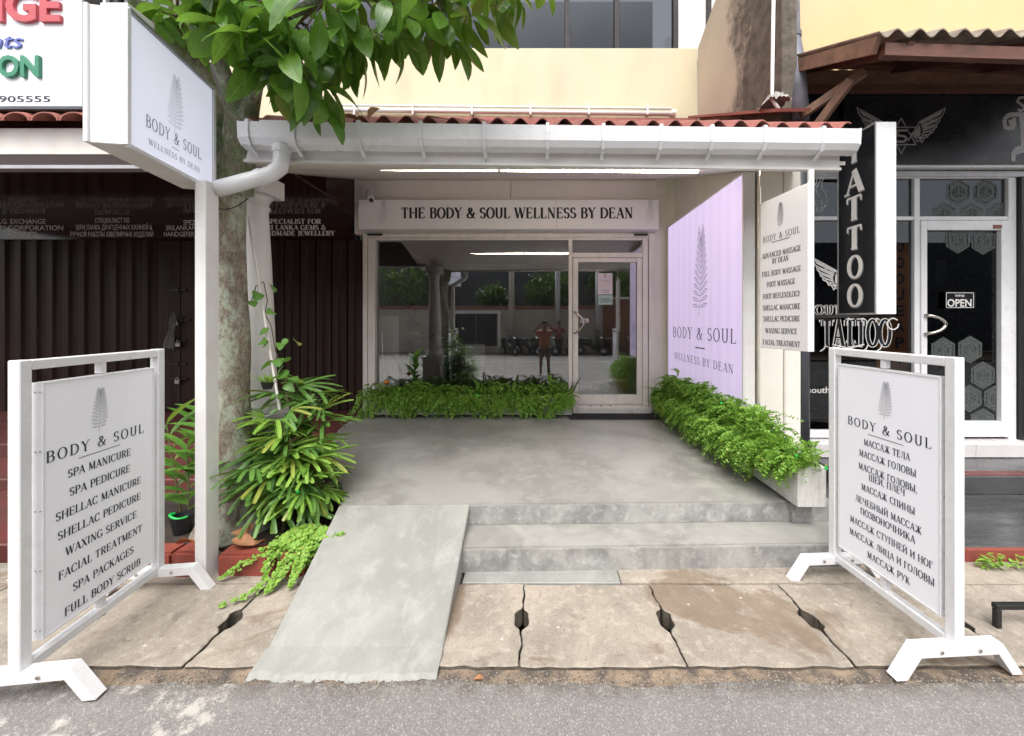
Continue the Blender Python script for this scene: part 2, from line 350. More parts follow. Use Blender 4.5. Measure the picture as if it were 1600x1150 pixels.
def tag(o, label=None, cat=None, group=None, kind=None):
    for k, v in (('label', label), ('category', cat), ('group', group), ('kind', kind)):
        if v: o[k] = v
    return o
def thing(name, label, cat, loc=(0, 0, 0), group=None):
    o = bpy.data.objects.new(name, None); o.empty_display_size = .1; col0.objects.link(o); o.location = loc
    BASE[o.name] = Vector(loc); return tag(o, label, cat, group)
def part(name, mesh, parent, mw):                                  # shared mesh placed by a world matrix
    o = bpy.data.objects.new(name, mesh); col0.objects.link(o); o.parent = parent
    o.matrix_local = Matrix.Translation(-BASE[parent.name]) @ mw; BASE[o.name] = BASE[parent.name]; return o
def BX(name, m, parent, *a, bev=.004, **k): return MB().box(*a).build(name, m, parent, bev=bev, **k)

# ------------------------------------------------------------------ lettering
class Plane:
    def __init__(s, o, u, v=(0, 0, 1)):
        s.o, s.u, s.v = Vector(o), Vector(u).normalized(), Vector(v).normalized(); s.n = s.u.cross(s.v)
    def w(s, a, b, d=0): return s.o + s.u*a + s.v*b + s.n*d
    def hit(s, px, py):
        c = Vector((0, 0, H)); r = Vector(((px-CX)/FX, 1, (CY-py)/FX)); t = (s.o-c).dot(s.n)/r.dot(s.n)
        q = c+r*t-s.o; return q.dot(s.u), q.dot(s.v)
def arc(cx, cy, rx, ry, a0, a1, n=14): return ('p', [(cx+rx*cos(radians(a0+(a1-a0)*i/n)), cy+ry*sin(radians(a0+(a1-a0)*i/n))) for i in range(n+1)])
def ln(x0, y0, x1, y1, w=None): return ('p', [(x0, y0), (x1, y1)], w)
def sf(x, y, h=.11): return ('p', [(x-h, y), (x+h, y)], 't')
def stem(x, y0=0, y1=1): return [ln(x, y0, x, y1, 'T'), sf(x, .025), sf(x, .975)]
def bowl(x0, x1, y0, y1):
    r = (y1-y0)/2; xm = x1-min(r*.9, (x1-x0)*.75)
    return ('p', [(x0, y1)]+[(xm+(x1-xm)*cos(radians(90-180*i/12)), (y0+y1)/2+r*sin(radians(90-180*i/12))) for i in range(13)]+[(x0, y0)])
def tick(x, y0, y1): return ('p', [(x, y0), (x, y1)], 't')
E_ = stem(.15)+[ln(.15, .975, .58, .975, 't'), ln(.15, .025, .6, .025, 't'), ln(.15, .52, .46, .52, 't'), tick(.57, .78, .98), tick(.6, .02, .24), tick(.46, .42, .62)]
GL = {
 'A': (.76, [ln(.08, 0, .38, 1, 't'), ln(.38, 1, .68, 0, 'T'), ln(.19, .33, .58, .33, 't'), sf(.08, .025), sf(.68, .025)]),
 'B': (.68, stem(.15)+[bowl(.15, .55, .53, .975), bowl(.15, .6, .025, .53)]),
 'C': (.72, [arc(.40, .5, .33, .49, 48, 312), tick(.63, .70, .97), tick(.63, .03, .26)]),
 'D': (.78, stem(.15)+[bowl(.15, .7, .025, .975)]), 'E': (.68, E_),
 'F': (.62, stem(.15)+[ln(.15, .975, .57, .975, 't'), ln(.15, .52, .46, .52, 't'), tick(.57, .78, .98), tick(.46, .42, .62)]),
 'G': (.78, [arc(.40, .5, .33, .49, 48, 320), tick(.63, .70, .97), ln(.66, .05, .66, .42, 'T'), sf(.64, .42)]),
 'H': (.84, stem(.15)+stem(.69)+[ln(.15, .51, .69, .51, 't')]), 'I': (.34, stem(.17)),
 'J': (.42, [ln(.25, .2, .25, 1, 'T'), sf(.25, .975), arc(.1, .12, .15, .18, 0, -110)]),
 'K': (.76, stem(.15)+[ln(.2, .42, .6, .98, 't'), ln(.32, .58, .65, .02, 'T'), sf(.62, .975, .09), sf(.66, .025, .1)]),
 'L': (.62, stem(.15)+[ln(.15, .025, .57, .025, 't'), tick(.57, .02, .26)]),
 'M': (.94, [ln(.14, 0, .16, 1, 't'), ln(.16, 1, .46, .08, 'T'), ln(.46, .08, .76, 1, 't'), ln(.77, 0, .77, 1, 'T'), sf(.12, .025, .1), sf(.78, .025), sf(.14, .975, .08), sf(.8, .975, .08)]),
 'N': (.82, [ln(.15, 0, .15, 1, 't'), ln(.15, .98, .67, .02, 'T'), ln(.67, 0, .67, 1, 't'), sf(.15, .025, .1), sf(.13, .975, .1), sf(.67, .975, .1)]),
 'O': (.80, [arc(.40, .5, .33, .49, 0, 360, 26)]), 'P': (.64, stem(.15)+[bowl(.15, .58, .46, .975)]),
 'R': (.72, stem(.15)+[bowl(.15, .56, .50, .975), ln(.36, .5, .62, .02, 'T'), sf(.64, .025, .08)]),
 'S': (.58, [('p', [(.28+.19*cos(radians(a)), .74+.235*sin(radians(a))) for a in range(35, 271, 18)]+[(.28+.22*cos(radians(a)), .27+.245*sin(radians(a))) for a in range(90, -146, -18)]), tick(.46, .76, .97), tick(.09, .04, .25)]),
 'T': (.70, [ln(.35, 0, .35, 1, 'T'), sf(.35, .025, .13), ln(.06, .975, .64, .975, 't'), tick(.06, .76, .98), tick(.64, .76, .98)]),
 'U': (.78, [('p', [(.16, 1), (.16, .35)]+[(.39+.23*cos(radians(a)), .32+.31*sin(radians(a))) for a in range(180, 361, 15)]+[(.62, 1)]), sf(.16, .975), sf(.62, .975)]),
 'V': (.74, [ln(.08, 1, .38, 0, 'T'), ln(.38, 0, .66, 1, 't'), sf(.08, .975), sf(.66, .975)]),
 'W': (1.06, [ln(.08, 1, .32, 0, 'T'), ln(.32, 0, .54, .95, 't'), ln(.54, .95, .76, 0, 'T'), ln(.76, 0, .98, 1, 't'), sf(.08, .975), sf(.98, .975), sf(.52, .975, .1)]),
 'X': (.74, [ln(.1, 1, .64, 0, 'T'), ln(.1, 0, .64, 1, 't'), sf(.1, .975), sf(.64, .975), sf(.1, .025), sf(.64, .025)]),
 'Y': (.72, [ln(.08, 1, .36, .48, 'T'), ln(.36, .48, .64, 1, 't'), ln(.36, 0, .36, .48, 'T'), sf(.08, .975), sf(.64, .975), sf(.36, .025)]),
 '&': (.86, [('p', [(.74, .5), (.62, .22), (.48, .06), (.32, .02), (.16, .08), (.1, .25), (.17, .42), (.36, .56), (.5, .7), (.5, .86), (.4, .97), (.28, .93), (.23, .8), (.3, .62), (.5, .32), (.66, .1), (.82, .02)]), sf(.73, .52, .1)]),
 ',': (.24, [ln(.12, .08, .06, -.14, 't'), ln(.11, .0, .11, .1, 'T')]), ' ': (.34, []),
 'Г': (.60, stem(.15)+[ln(.15, .975, .55, .975, 't'), tick(.55, .76, .98)]),
 'Б': (.68, stem(.15)+[ln(.15, .975, .55, .975, 't'), tick(.55, .78, .98), bowl(.15, .6, .025, .55)]),
 'Ж': (1.1, stem(.55)+[ln(.5, .5, .14, .98, 't'), ln(.5, .5, .12, .02, 'T'), ln(.6, .5, .96, .98, 't'), ln(.6, .5, .98, .02, 'T'), sf(.12, .975, .08), sf(.98, .975, .08), sf(.1, .025, .08), sf(1.0, .025, .08)]),
 'З': (.58, [arc(.24, .74, .22, .23, 150, -90), arc(.24, .27, .27, .25, 90, -150), tick(.06, .74, .95), tick(.04, .05, .28)]),
 'И': (.84, stem(.15)+stem(.69)+[ln(.15, .08, .69, .92, 't')]),
 'Й': (.84, stem(.15)+stem(.69)+[ln(.15, .08, .69, .92, 't'), arc(.42, 1.24, .12, .12, 200, 340)]),
 'Л': (.78, [ln(.62, 0, .62, 1, 'T'), ln(.26, .975, .72, .975, 't'), ('p', [(.27, .975), (.25, .4), (.18, .1), (.05, .05)], 't'), sf(.62, .025)]),
 'П': (.84, stem(.15)+stem(.69)+[ln(.15, .975, .69, .975, 't')]),
 'У': (.72, [ln(.08, 1, .38, .4, 'T'), ('p', [(.64, 1), (.38, .3), (.26, .05), (.12, .05)], 't'), sf(.08, .975), sf(.64, .975)]),
 'Ц': (.86, [ln(.15, .025, .15, 1, 'T'), ln(.65, .025, .65, 1, 'T'), ln(.08, .025, .8, .025, 't'), tick(.8, .03, -.18), sf(.15, .975), sf(.65, .975)]),
 'Ч': (.78, stem(.63)+[('p', [(.15, 1), (.15, .62), (.24, .48), (.42, .47), (.63, .54)]), sf(.15, .975)]),
 'Ш': (1.14, [ln(.15, .025, .15, 1, 'T'), ln(.57, .025, .57, 1, 'T'), ln(.99, .025, .99, 1, 'T'), ln(.08, .025, 1.06, .025, 't'), sf(.15, .975), sf(.57, .975), sf(.99, .975)]),
 'Ы': (.98, stem(.15)+[bowl(.15, .56, .025, .53)]+stem(.82)),
}
for a, b in zip('АВЕКМНОРСТХ', 'ABEKMHOPCTX'): GL[a] = GL[b]
def ribbon(mb, P, pts, wd, d, T, t):
    q = [Vector((x, y)) for x, y in pts]; n = len(q); vs = []
    closed = n > 3 and (q[0]-q[-1]).length < 1e-6
    for i in range(n):
        a = q[i]-q[i-1] if i else (q[0]-q[-2] if closed else q[1]-q[0])
        b = q[i+1]-q[i] if i < n-1 else (q[1]-q[0] if closed else a)
        a = a.normalized(); b = b.normalized(); tn = (a+b); tn = tn.normalized() if tn.length > 1e-6 else a
        nn = Vector((-tn.y, tn.x)); k = 1/max(.6, nn.dot(Vector((-a.y, a.x))))
        w = {'T': T, 't': t}.get(wd) if wd in ('T', 't') else (wd if wd else t+(T-t)*abs(tn.y)**1.6)
        vs += [q[i]+nn*w/2*k, q[i]-nn*w/2*k]
    mb.add([P(v.x, v.y, d) for v in vs], [(2*i, 2*i+1, 2*i+3, 2*i+2) for i in range(n-1)])
def text_width(text, track): return sum(GL[c][0]+track for c in text)-track
def serif(mb, P, text, a0, a1, b, cap, T=.16, t=.06, track=.04, d=.0006):   # between a0 and a1 on the plane, baseline b
    w = text_width(text, track); sx = (a1-a0)/w; x = 0
    for ch in text:
        adv, st = GL[ch]
        for i, s in enumerate(st):
            wd = s[2] if len(s) > 2 else None
            k = max(.55, min(1.5, sx/cap))
            ribbon(mb, lambda u, v, dd: P.w(a0+u*1.0, b+v, dd), [((x+px_)*sx, py_*cap) for px_, py_ in s[1]], wd, d+i*.00012, T*cap*k, t*cap)
        x += adv+track
def serif_px(mb, P, text, p0, p1, cap, **k):                     # ends of the line's mid-height given where they show in the photograph
    a0, b0 = P.hit(*p0); a1, b1 = P.hit(*p1)
    if a0 > a1: a0, a1 = a1, a0
    serif(mb, P, text, a0, a1, (b0+b1)/2-cap/2, cap, **k)
def sans(mb, P, text, a0, a1, b, cap, bold=0, d=.0006, shear=0, ext=0):
    cu = bpy.data.curves.new('t', 'FONT'); cu.body = text; cu.size = 1; cu.offset = bold; cu.shear = shear; cu.resolution_u = 3; cu.extrude = ext
    ob = bpy.data.objects.new('t', cu); me = bpy.data.meshes.new_from_object(ob)
    if len(me.vertices):
        xs = [v.co.x for v in me.vertices]; x0, x1 = min(xs), max(xs); sx = (a1-a0)/(x1-x0); sy = cap/.72
        if a1 <= a0: sx = sy
        mb.add([P.w(a0+(v.co.x-x0)*sx, b+v.co.y*sy, d+(v.co.z+ext)) for v in me.vertices], [tuple(p.vertices) for p in me.polygons])
    bpy.data.objects.remove(ob); bpy.data.curves.remove(cu); bpy.data.meshes.remove(me)
def sans_px(mb, P, text, p0, p1, cap, **k):
    a0, b0 = P.hit(*p0); a1, b1 = P.hit(*p1); sans(mb, P, text, a0, a1, (b0+b1)/2-cap/2, cap, **k)
def frond_logo(mb, P, a, b, w, h, lw, d=.0006, n=15):             # the palm-frond emblem: outlined leaflets on a stalk; a, b = foot of the stalk
    def sp(t): return (a + w*(.10*sin(t*2.2)-.02), b + h*t)
    ribbon(mb, P.w, [sp(t/10) for t in range(0, 10)], lw, d, lw, lw)
    for sgn in (-1, 1):
        for i in range(n):
            t = .13+.80*i/(n-1); x0, y0 = sp(t*.92)
            u_ = i/(n-1); ang = radians(8+64*u_**.9); hw = w*.5*(.50+.50*sin(pi*(.10+u_*.80)))*(1 if u_ < .5 else 1-.72*((u_-.5)/.5)**1.3)
            L = min(hw/max(.3, cos(ang)), h*.20); q = .055*L+h*.002
            dx, dy = cos(ang)*sgn, sin(ang)
            nx, ny = -dy*sgn, dx*sgn
            pts = [(x0+sgn*lw, y0), (x0+dx*L*.35+nx*q, y0+dy*L*.35+ny*q), (x0+dx*L*.8+nx*q, y0+dy*L*.8+ny*q), (x0+dx*L*1.0, y0+dy*L*1.0),
                   (x0+dx*L*.8-nx*q, y0+dy*L*.8-ny*q), (x0+dx*L*.35-nx*q, y0+dy*L*.35-ny*q), (x0+sgn*lw, y0)]
            ribbon(mb, P.w, pts, lw, d+.0001*(i % 3+1)+.0004*(sgn > 0), lw, lw)
def frond_px(mb, P, x0, x1, y0, y1, lw, n=15):
    a0, _ = P.hit(x0, (y0+y1)/2); a1, _ = P.hit(x1, (y0+y1)/2); _, b1 = P.hit((x0+x1)/2, y0); _, b0 = P.hit((x0+x1)/2, y1)
    if a0 > a1: a0, a1 = a1, a0
    frond_logo(mb, P, (a0+a1)/2, b0, a1-a0, b1-b0, lw, n=n)

# ------------------------------------------------------------------ foliage helpers
def leaf_mesh(name, m, L, Wd, fold=.25, droop=.25, shape='obovate', seg=7, blunt=False):
    me = bpy.data.meshes.new(name); vs = []; fs = []; uvs = []
    for i in range(seg+1):
        t = i/seg
        if shape == 'obovate': w = sin(pi*min(1, t**1.35*.97+.015))**.8
        elif shape == 'lance': w = sin(pi*(t**.8*.98+.01))**.85
        elif shape == 'strap': w = min(1, .45+t*1.6)*(1 if t < .93 else .8)
        else: w = sin(pi*(t**.7*.97+.02))**.7
        w *= Wd/2; x = L*t; z = -droop*L*t*t
        vs += [(x, w, z+fold*w), (x, 0, z), (x, -w, z+fold*w)]; uvs += [(0, t), (.5, t), (1, t)]
    for i in range(seg):
        o = 3*i; fs += [(o, o+3, o+4, o+1), (o+1, o+4, o+5, o+2)]
    me.from_pydata(vs, [], fs); me.materials.append(m); uvl = me.uv_layers.new(name="UVMap")
    for lp in me.loops: uvl.data[lp.index].uv = uvs[lp.vertex_index]
    me.polygons.foreach_set('use_smooth', [True]*len(me.polygons)); return me
def dirmat(p, d, roll=0, s=1):
    d = Vector(d).normalized(); up = Vector((0, 0, 1))
    if abs(d.z) > .97: up = Vector((0, 1, 0))
    y = up.cross(d).normalized(); z = d.cross(y).normalized()
    R = Matrix((d, y, z)).transposed().to_4x4()
    return Matrix.Translation(p) @ R @ Matrix.Rotation(roll, 4, 'X') @ Matrix.Diagonal((s, s, s, 1))
def merge_add(mb, verts, faces, mw):
    o = len(mb.v); mb.v += [mw @ v for v in verts]; mb.f += [tuple(i+o for i in f) for f in faces]
def data_of(me): return [v.co.copy() for v in me.vertices], [tuple(p.vertices) for p in me.polygons]
def fastmesh(name, vs, fs, m, parent=None, off=Vector()):
    me = bpy.data.meshes.new(name); me.from_pydata([tuple(v-off) for v in vs], [], fs); me.materials.append(m)
    o = bpy.data.objects.new(name, me); col0.objects.link(o)
    if parent: o.parent = parent
    else: o.location = off
    BASE[o.name] = off; return o

# ================================================================== THE SETTING
def ground_sheet():
    g = MB(); g.add([(-150, -150, -.45), (150, -150, -.45), (150, 150, -.45), (-150, 150, -.45)], [(0, 1, 2, 3)])
    return tag(g.build('ground', M['soil']), kind='structure')
ground_sheet()
# road, with an uneven edge against the footpath
mb = MB(); N = 500
edge = [(-12+24*i/N, 1.885+.035*noise.noise(Vector((i*.09, 0, 0)))+.012*noise.noise(Vector((i*.5, 3, 0)))) for i in range(N+1)]
edge = [(-60, 1.9)]+edge+[(60, 1.9)]
mb.add([(x, y, -.014) for x, y in edge]+[(x, -8.3, -.014) for x, y in edge]+[(x, y, -.06) for x, y in edge],
       [(i, i+len(edge), i+1+len(edge), i+1) for i in range(len(edge)-1)]+[(i, i+1, i+1+2*len(edge), i+2*len(edge)) for i in range(len(edge)-1)])
tag(mb.build('road', M['road']), kind='structure')
M['roadpaint'] = mat('white_road_paint', (.6, .6, .58), (.4, .4, .39), 4, .7)
tag(MB().box(-60, 60, -4.75, -4.62, -.010, -.008).build('road_line', M['roadpaint']), kind='structure')
M['kerbdirt'] = mat('sandy_kerb_dirt', (.27, .20, .14), (.085, .07, .06), 8, .95, .8, 60, .015, contrast=(.4, .6))
tag(MB().box(-60, 60, 1.80, 2.02, -.12, -.020).build('kerb_strip', M['kerbdirt']), kind='structure')
tag(MB().box(-60, 60, -30, -8.3, -.2, .06).build('far_footpath', M['kerbdirt']), kind='structure')

# footpath of covering slabs over a drain
fp = tag(MB().box(-9, 9, 1.98, 2.60, -.44, -.34).build('footpath', M['soil']), kind='structure')
tag(MB().box(-9, 9, 2.60, 2.64, -.44, -.03).build('drain_wall', M['soil'], fp))
def slab(x0, x1, y0=1.965, y1=2.575, z=0, bite_l=True, bite_r=True, kl=0, kr=0, seed=0):
    r = random.Random(seed); pts = []; n = 34
    def side(xb, k, bite, sgn):
        o = []
        for i in range(n+1):
            t = i/n; y = y0+(y1-y0)*t; x = xb+k*t+.003*r.uniform(-1, 1)
            if bite: x += sgn*.036*max(0, min(1, (t-.36-.03*r.random())*20))*max(0, min(1, (.62+.04*r.random()-t)*18))
            x += .010*noise.noise(Vector((y*14, xb*3, 1)))+.016*noise.noise(Vector((y*5, xb*5, 4)))
            o.append((x, y))
        return o
    L = side(x0, kl, bite_l, 1); R = side(x1, kr, bite_r, -1)
    bot = [(x0+(x1-x0)*i/12, y0+.007*r.uniform(-1, 1)) for i in range(1, 12)]
    top = [(x0+kl+(x1+kr-x0-kl)*i/12, y1+.006*r.uniform(-1, 1)) for i in range(1, 12)]
    poly = [L[0]]+bot+R+top[::-1]+L[::-1][:-1]
    o = MB().prism(poly, z-.11, z+r.uniform(-.004, .004)).build('slab', M['slab'], fp, bev=.005)
    o.data.materials.append(M['dirtshade'])
    for pl_ in o.data.polygons:
        if abs(pl_.normal.z) < .3: pl_.material_index = 1
    return o
xs = [-5.2, -4.33, -3.48, -2.63, -1.79, -.94, -.085, .765, 1.62, 2.47, 3.32, 4.17]
for i in range(len(xs)-1):
    slab(xs[i]+.005, xs[i+1]-.005, seed=i, kl=(-.02 if i > 6 else .0), kr=(-.02 if i > 5 else 0))
mb = MB()                                                        # mortared strip between slabs and step
for x0, x1, s in ((-.5, .56, 1), (.565, 2.75, 2), (-5, -1.5, 3)):
    mb = MB().prism([(x0, 2.585), (x1, 2.585), (x1, 2.80), (x0, 2.80)], -.1, .004)
    mb.build('footpath_strip', M['ramp'] if s == 1 else M['slab'], fp, bev=.004)
MB().box(2.76, 9, 2.585, 2.84, -.1, -.006).build('footpath_strip', M['slab'], fp)

# grit and pebbles gathered in the joints and along the road edge
gv, gf = [], []; rg = random.Random(3)
def pebble(x, y, z, q):
    o = len(gv); R3 = [Vector((rg.uniform(-1, 1), rg.uniform(-1, 1), 0)).normalized()*q for _ in range(1)]
    a0 = rg.uniform(0, 6.28); ring = [Vector((x+q*cos(a0+k*1.2566)*rg.uniform(.7, 1.1), y+q*sin(a0+k*1.2566)*rg.uniform(.7, 1.1), z)) for k in range(5)]
    gv.extend(ring+[Vector((x+q*.2, y, z+q*rg.uniform(.5, .9)))]); gf.extend([(o+k, o+(k+1) % 5, o+5) for k in range(5)])
for i in range(5200):
    x = rg.uniform(-3.2, 3.2); t = rg.gauss(0, .035); pebble(x, 1.90+t+.02*noise.noise(Vector((x*3, 0, 0))), -.018 if t > 0 else -.014, rg.choice((.002, .003, .0035, .005)))
for xj in xs:
    for i in range(40): pebble(xj+rg.choice((-1, 1))*rg.uniform(.012, .05), rg.choice((rg.uniform(1.98, 2.15), rg.uniform(2.4, 2.57))), .001, rg.choice((.0015, .002, .003)))
for i in range(900): pebble(rg.uniform(-3, 3), rg.uniform(1.98, 2.13), .002, rg.choice((.001, .0015, .002)))
for i in range(500): pebble(rg.uniform(-.45, 2.7), 2.69-abs(rg.gauss(0, .02)), .004, rg.choice((.0015, .002, .003)))
M['grit'] = mat('grey_brown_grit', (.30, .26, .21), (.09, .075, .06), 60, .9, detail=2, contrast=(.45, .55))
gme = bpy.data.meshes.new('road_grit'); gme.from_pydata([tuple(v) for v in gv], [], gf); gme.materials.append(M['grit']); go = bpy.data.objects.new('road_grit', gme); col0.objects.link(go); tag(go, 'loose grit and small pebbles along the road edge and slab joints', 'grit', kind='stuff')

# raised porch floor and its steps
ZD = .325
def fy(x): return 2.993+.022*(x+1.5)
def deckpoly():
    pts = [(-1.52, fy(-1.52)), (2.35, fy(2.35)), (2.35, 6.3), (-2.72, 6.3), (-2.72, 5.7)]
    c = [(-2.70, 5.6), (-2.62, 5.1), (-2.32, 4.36), (-1.92, 3.66), (-1.62, 3.24)]
    for (xa_, ya_), (xb_, yb_) in zip(c, c[1:]):
        for q in range(4): pts.append((xa_+(xb_-xa_)*q/4, ya_+(yb_-ya_)*q/4))
    pts.append(c[-1])
    return pts
pf = tag(MB().prism(deckpoly(), .0, ZD).build('porch_floor', M['deck'], bev=.008, seg=2), kind='structure')
mb = MB().prism([(-.62, fy(-.6)-.006), (2.30, fy(2.3)-.006), (2.30, fy(2.3)), (-.62, fy(-.6))], .168, ZD-.012); mb.build('riser_face', M['riser'], pf)
MB().prism([(-.62, 2.70), (2.32, 2.765), (2.32, fy(2.3)-.001), (-.62, fy(-.6)-.001)], .0, .168).build('step', M['deck'], pf, bev=.008, seg=2)
MB().prism([(-.62, 2.692), (2.31, 2.757), (2.31, 2.765), (-.62, 2.70)], .0, .155).build('riser_face', M['riser'], pf)
# ramp
rp = MB()
def rampz(y): return max(.0, .325*(y-1.98)/(2.985-1.98))
o = rp.add([(-1.42, 1.93, -.01), (-.50, 1.93, -.01), (-.50, 2.06, .018), (-1.425, 2.06, .018), (-.525, 3.02, .3275), (-1.53, 3.00, .3275),
            (-1.42, 1.93, -.1), (-.50, 1.93, -.1), (-.525, 3.02, -.1), (-1.53, 3.00, -.1)],
           [(0, 1, 2, 3), (3, 2, 4, 5), (0, 6, 7, 1), (1, 7, 8, 4, 2), (0, 3, 5, 9, 6), (5, 4, 8, 9)])
tag(rp.build('ramp', M['ramp'], bev=.006, seg=2), kind='structure')
# broken mortar lip at the foot of the ramp
mb = MB(); r = random.Random(4); n = 50
for i in range(n+1):
    x = -1.43+.935*i/n; y0 = 1.895+.03*noise.noise(Vector((i*.16, 0, 0)))+.006*r.uniform(-1, 1); y1 = 2.04+.02*noise.noise(Vector((i*.2, 7, 0)))+.005*r.uniform(-1, 1)
    mb.v += [Vector((x, y0, -.018)), Vector((x, y0+.03, -.002+.003*r.random())), Vector((x, y1, max(0, .325*(y1-1.98)/1.005)+.004)), Vector((x, y1, -.05))]
for i in range(n):
    for k in range(3): mb.f.append((4*i+k, 4*i+4+k, 4*i+5+k, 4*i+1+k))
o = mb.build('ramp_lip', M['ramp'], bpy.data.objects['ramp'])
# neighbours' floors
nf = tag(MB().box(-9, -2.72, 4.55, 6.3, -.1, .31).build('red_porch_floor', M['redfloor'], bev=.01), kind='structure')
MB().box(-9, -2.74, 3.9, 4.548, -.1, .16).build('step', M['redfloor'], nf, bev=.01)
MB().box(-9, -2.76, 2.95, 3.898, -.1, .05).build('step', M['redfloor'], nf, bev=.01)
MB().box(-2.718, -2.30, 4.56, 6.2, -.1, .311).build('floor_edge', M['redfloor'], nf, bev=.01)
tf = tag(MB().box(2.37, 9, 2.86, 4.4, -.1, .085).build('dark_porch_floor', M['tile_dark'], bev=.006), kind='structure')
MB().box(2.37, 9, 2.825, 2.858, -.1, .083).build('red_edge', M['redbrick'], tf, bev=.004)
MB().box(3.0, 9, 3.72, 4.42, .086, .258).build('step', M['tile_dark'], tf, bev=.006)
MB().box(3.0, 9, 3.74, 3.86, .2582, .262).build('red_edge', M['redfloor'], tf)

# ================================================================== THE SPA SHOP
shop = thing('spa_shop', 'white open-fronted spa shop with glass front, gutter and red corrugated porch roof', 'shop', (0, 6.2, ZD))
YW = 6.2
# porch side wall on the right and its end pier
MB().extr([(3.86, 0), (6.9, 0), (6.9, 4.22), (6.15, 4.2), (3.86, 3.36)], (2.20, 0, 0), (2.44, 0, 0)).build('side_wall', M['wallpaint'], shop, bev=.01)
MB().box(2.441, 2.56, 3.86, 6.9, 0, 3.4).build('side_wall', M['wallpaint'], shop)
MB().box(2.19, 2.42, 3.80, 3.858, .0, 3.30).build('pier_face', M['wallpaint'], shop, bev=.008)
MB().box(2.422, 2.58, 3.78, 3.858, .0, 3.30).build('pilaster', M['wallpaint'], shop, bev=.01)
# wall above the shopfront, in panels
MB().box(-2.95, 2.2, YW, YW+.12, 3.15, 4.3).build('upper_wall', M['wallpaint'], shop)
for a, b in ((-2.90, -.42), (-.412, 1.90)):
    BX('wall_panel', M['soffit'], shop, a, b, YW-.03, YW-.001, 3.66, 4.00, bev=.003)
MB().box(1.88, 2.2, YW-.02, YW+.1, .325, 4.2).build('wall_pier', M['wallpaint'], shop)
# sloping ceiling
def slope(z0, th, x0, x1, y0, y1, k):
    return MB().add, [(x0, y0, z0), (x1, y0, z0), (x1, y1, z0+k*(y1-y0)), (x0, y1, z0+k*(y1-y0))]
mb = MB(); k = .331; zb = 2.97
vs = [(-2.91, 3.06), (2.5, 3.14), (2.5, 6.25), (-2.91, 6.25)]
mb.add([(x, y, zb+k*(y-3)) for x, y in vs]+[(x, y, zb+k*(y-3)+.03) for x, y in vs], [(0, 3, 2, 1), (4, 5, 6, 7), (0, 1, 5, 4), (1, 2, 6, 5), (2, 3, 7, 6), (3, 0, 4, 7)])
mb.build('ceiling', M['soffit'], shop)
# fascia board, gutter, brackets: the eaves run slightly out of square
def ey(x): return 2.95+.036*(x+2.26)
SH = lambda v: (v.x, v.y+ey(v.x), v.z)
mb = MB().box(-2.27, 2.44, 0, .03, 2.965, 3.20).map(SH); mb.build('fascia_board', M['white'], shop, bev=.003)
MB().box(-2.29, 2.445, -.012, .03, 2.962, 2.985).map(SH).build('fascia_trim', M['white'], shop, bev=.003)
MB().box(-.40, -.394, -.002, .0, 2.99, 3.19).map(SH).build('fascia_joint', M['inkgrey'], shop)
gp = [(-.005, 3.19), (-.005, 3.06), (-.045, 3.045), (-.10, 3.06), (-.125, 3.10), (-.132, 3.205), (-.138, 3.205), (-.131, 3.095), (-.104, 3.053), (-.045, 3.036), (.0, 3.052), (.0, 3.19)]
mb = MB().extr(gp, (-2.18, 0, 0), (2.50, 0, .03)).map(SH); gut = mb.build('gutter', M['white_frame'], shop)
for x0, x1 in ((-2.185, -2.17), (2.49, 2.505)):
    MB().extr([(-.138, 3.21), (-.131, 3.09), (-.1, 3.05), (-.045, 3.033), (0, 3.05), (0, 3.2)], (x0, 0, .03*(x0+2.27)/4.77), (x1, 0, .03*(x0+2.27)/4.77)).map(SH).build('end_cap', M['white_frame'], gut, bev=.002)
MB().extr([(-.146, 3.215), (-.139, 3.09), (-.107, 3.043), (-.045, 3.027), (0, 3.045), (0, 3.215)], (-2.02, 0, 0), (-1.79, 0, 0)).map(SH).build('outlet_box', M['white_frame'], gut, bev=.003)
for pxb in (388, 458, 558, 655, 755, 856, 946, 1040, 1124, 1212, 1310):
    x = (pxb-CX)/FX*2.83; y = ey(x); dz = .03*(x+2.27)/4.77
    w = .024; mb = MB()
    pth = [(x, y-.10, 3.222+dz), (x, y-.141, 3.216+dz), (x, y-.143, 3.15+dz), (x, y-.138, 3.09+dz), (x-.0, y-.112, 3.04+dz), (x, y-.03, 2.995+dz)]
    for a, b in zip(pth, pth[1:]): mb.bar(a, b, w, .012, up=(0, -.5, 1))
    mb.build('bracket', M['white_frame'], gut)
# downpipe from the gutter outlet to the sign post
dp = [W(440, 228, 2.87), W(440, 250, 2.86), W(437, 262, 2.84), W(424, 272, 2.82), W(400, 279, 2.79), W(370, 287, 2.74), W(338, 296, 2.70)]
pipe = MB().tube(dp, .055, 16).build('downpipe', M['white_frame'], shop, smooth=True)
for a in ((440, 236), ): MB().tube([W(440, 230, 2.87), W(440, 240, 2.865)], .062, 16).build('pipe_collar', M['white_frame'], pipe)
MB().tube([W(412, 275.5, 2.805), W(404, 278, 2.795)], .061, 16).build('pipe_collar', M['white_frame'], pipe)
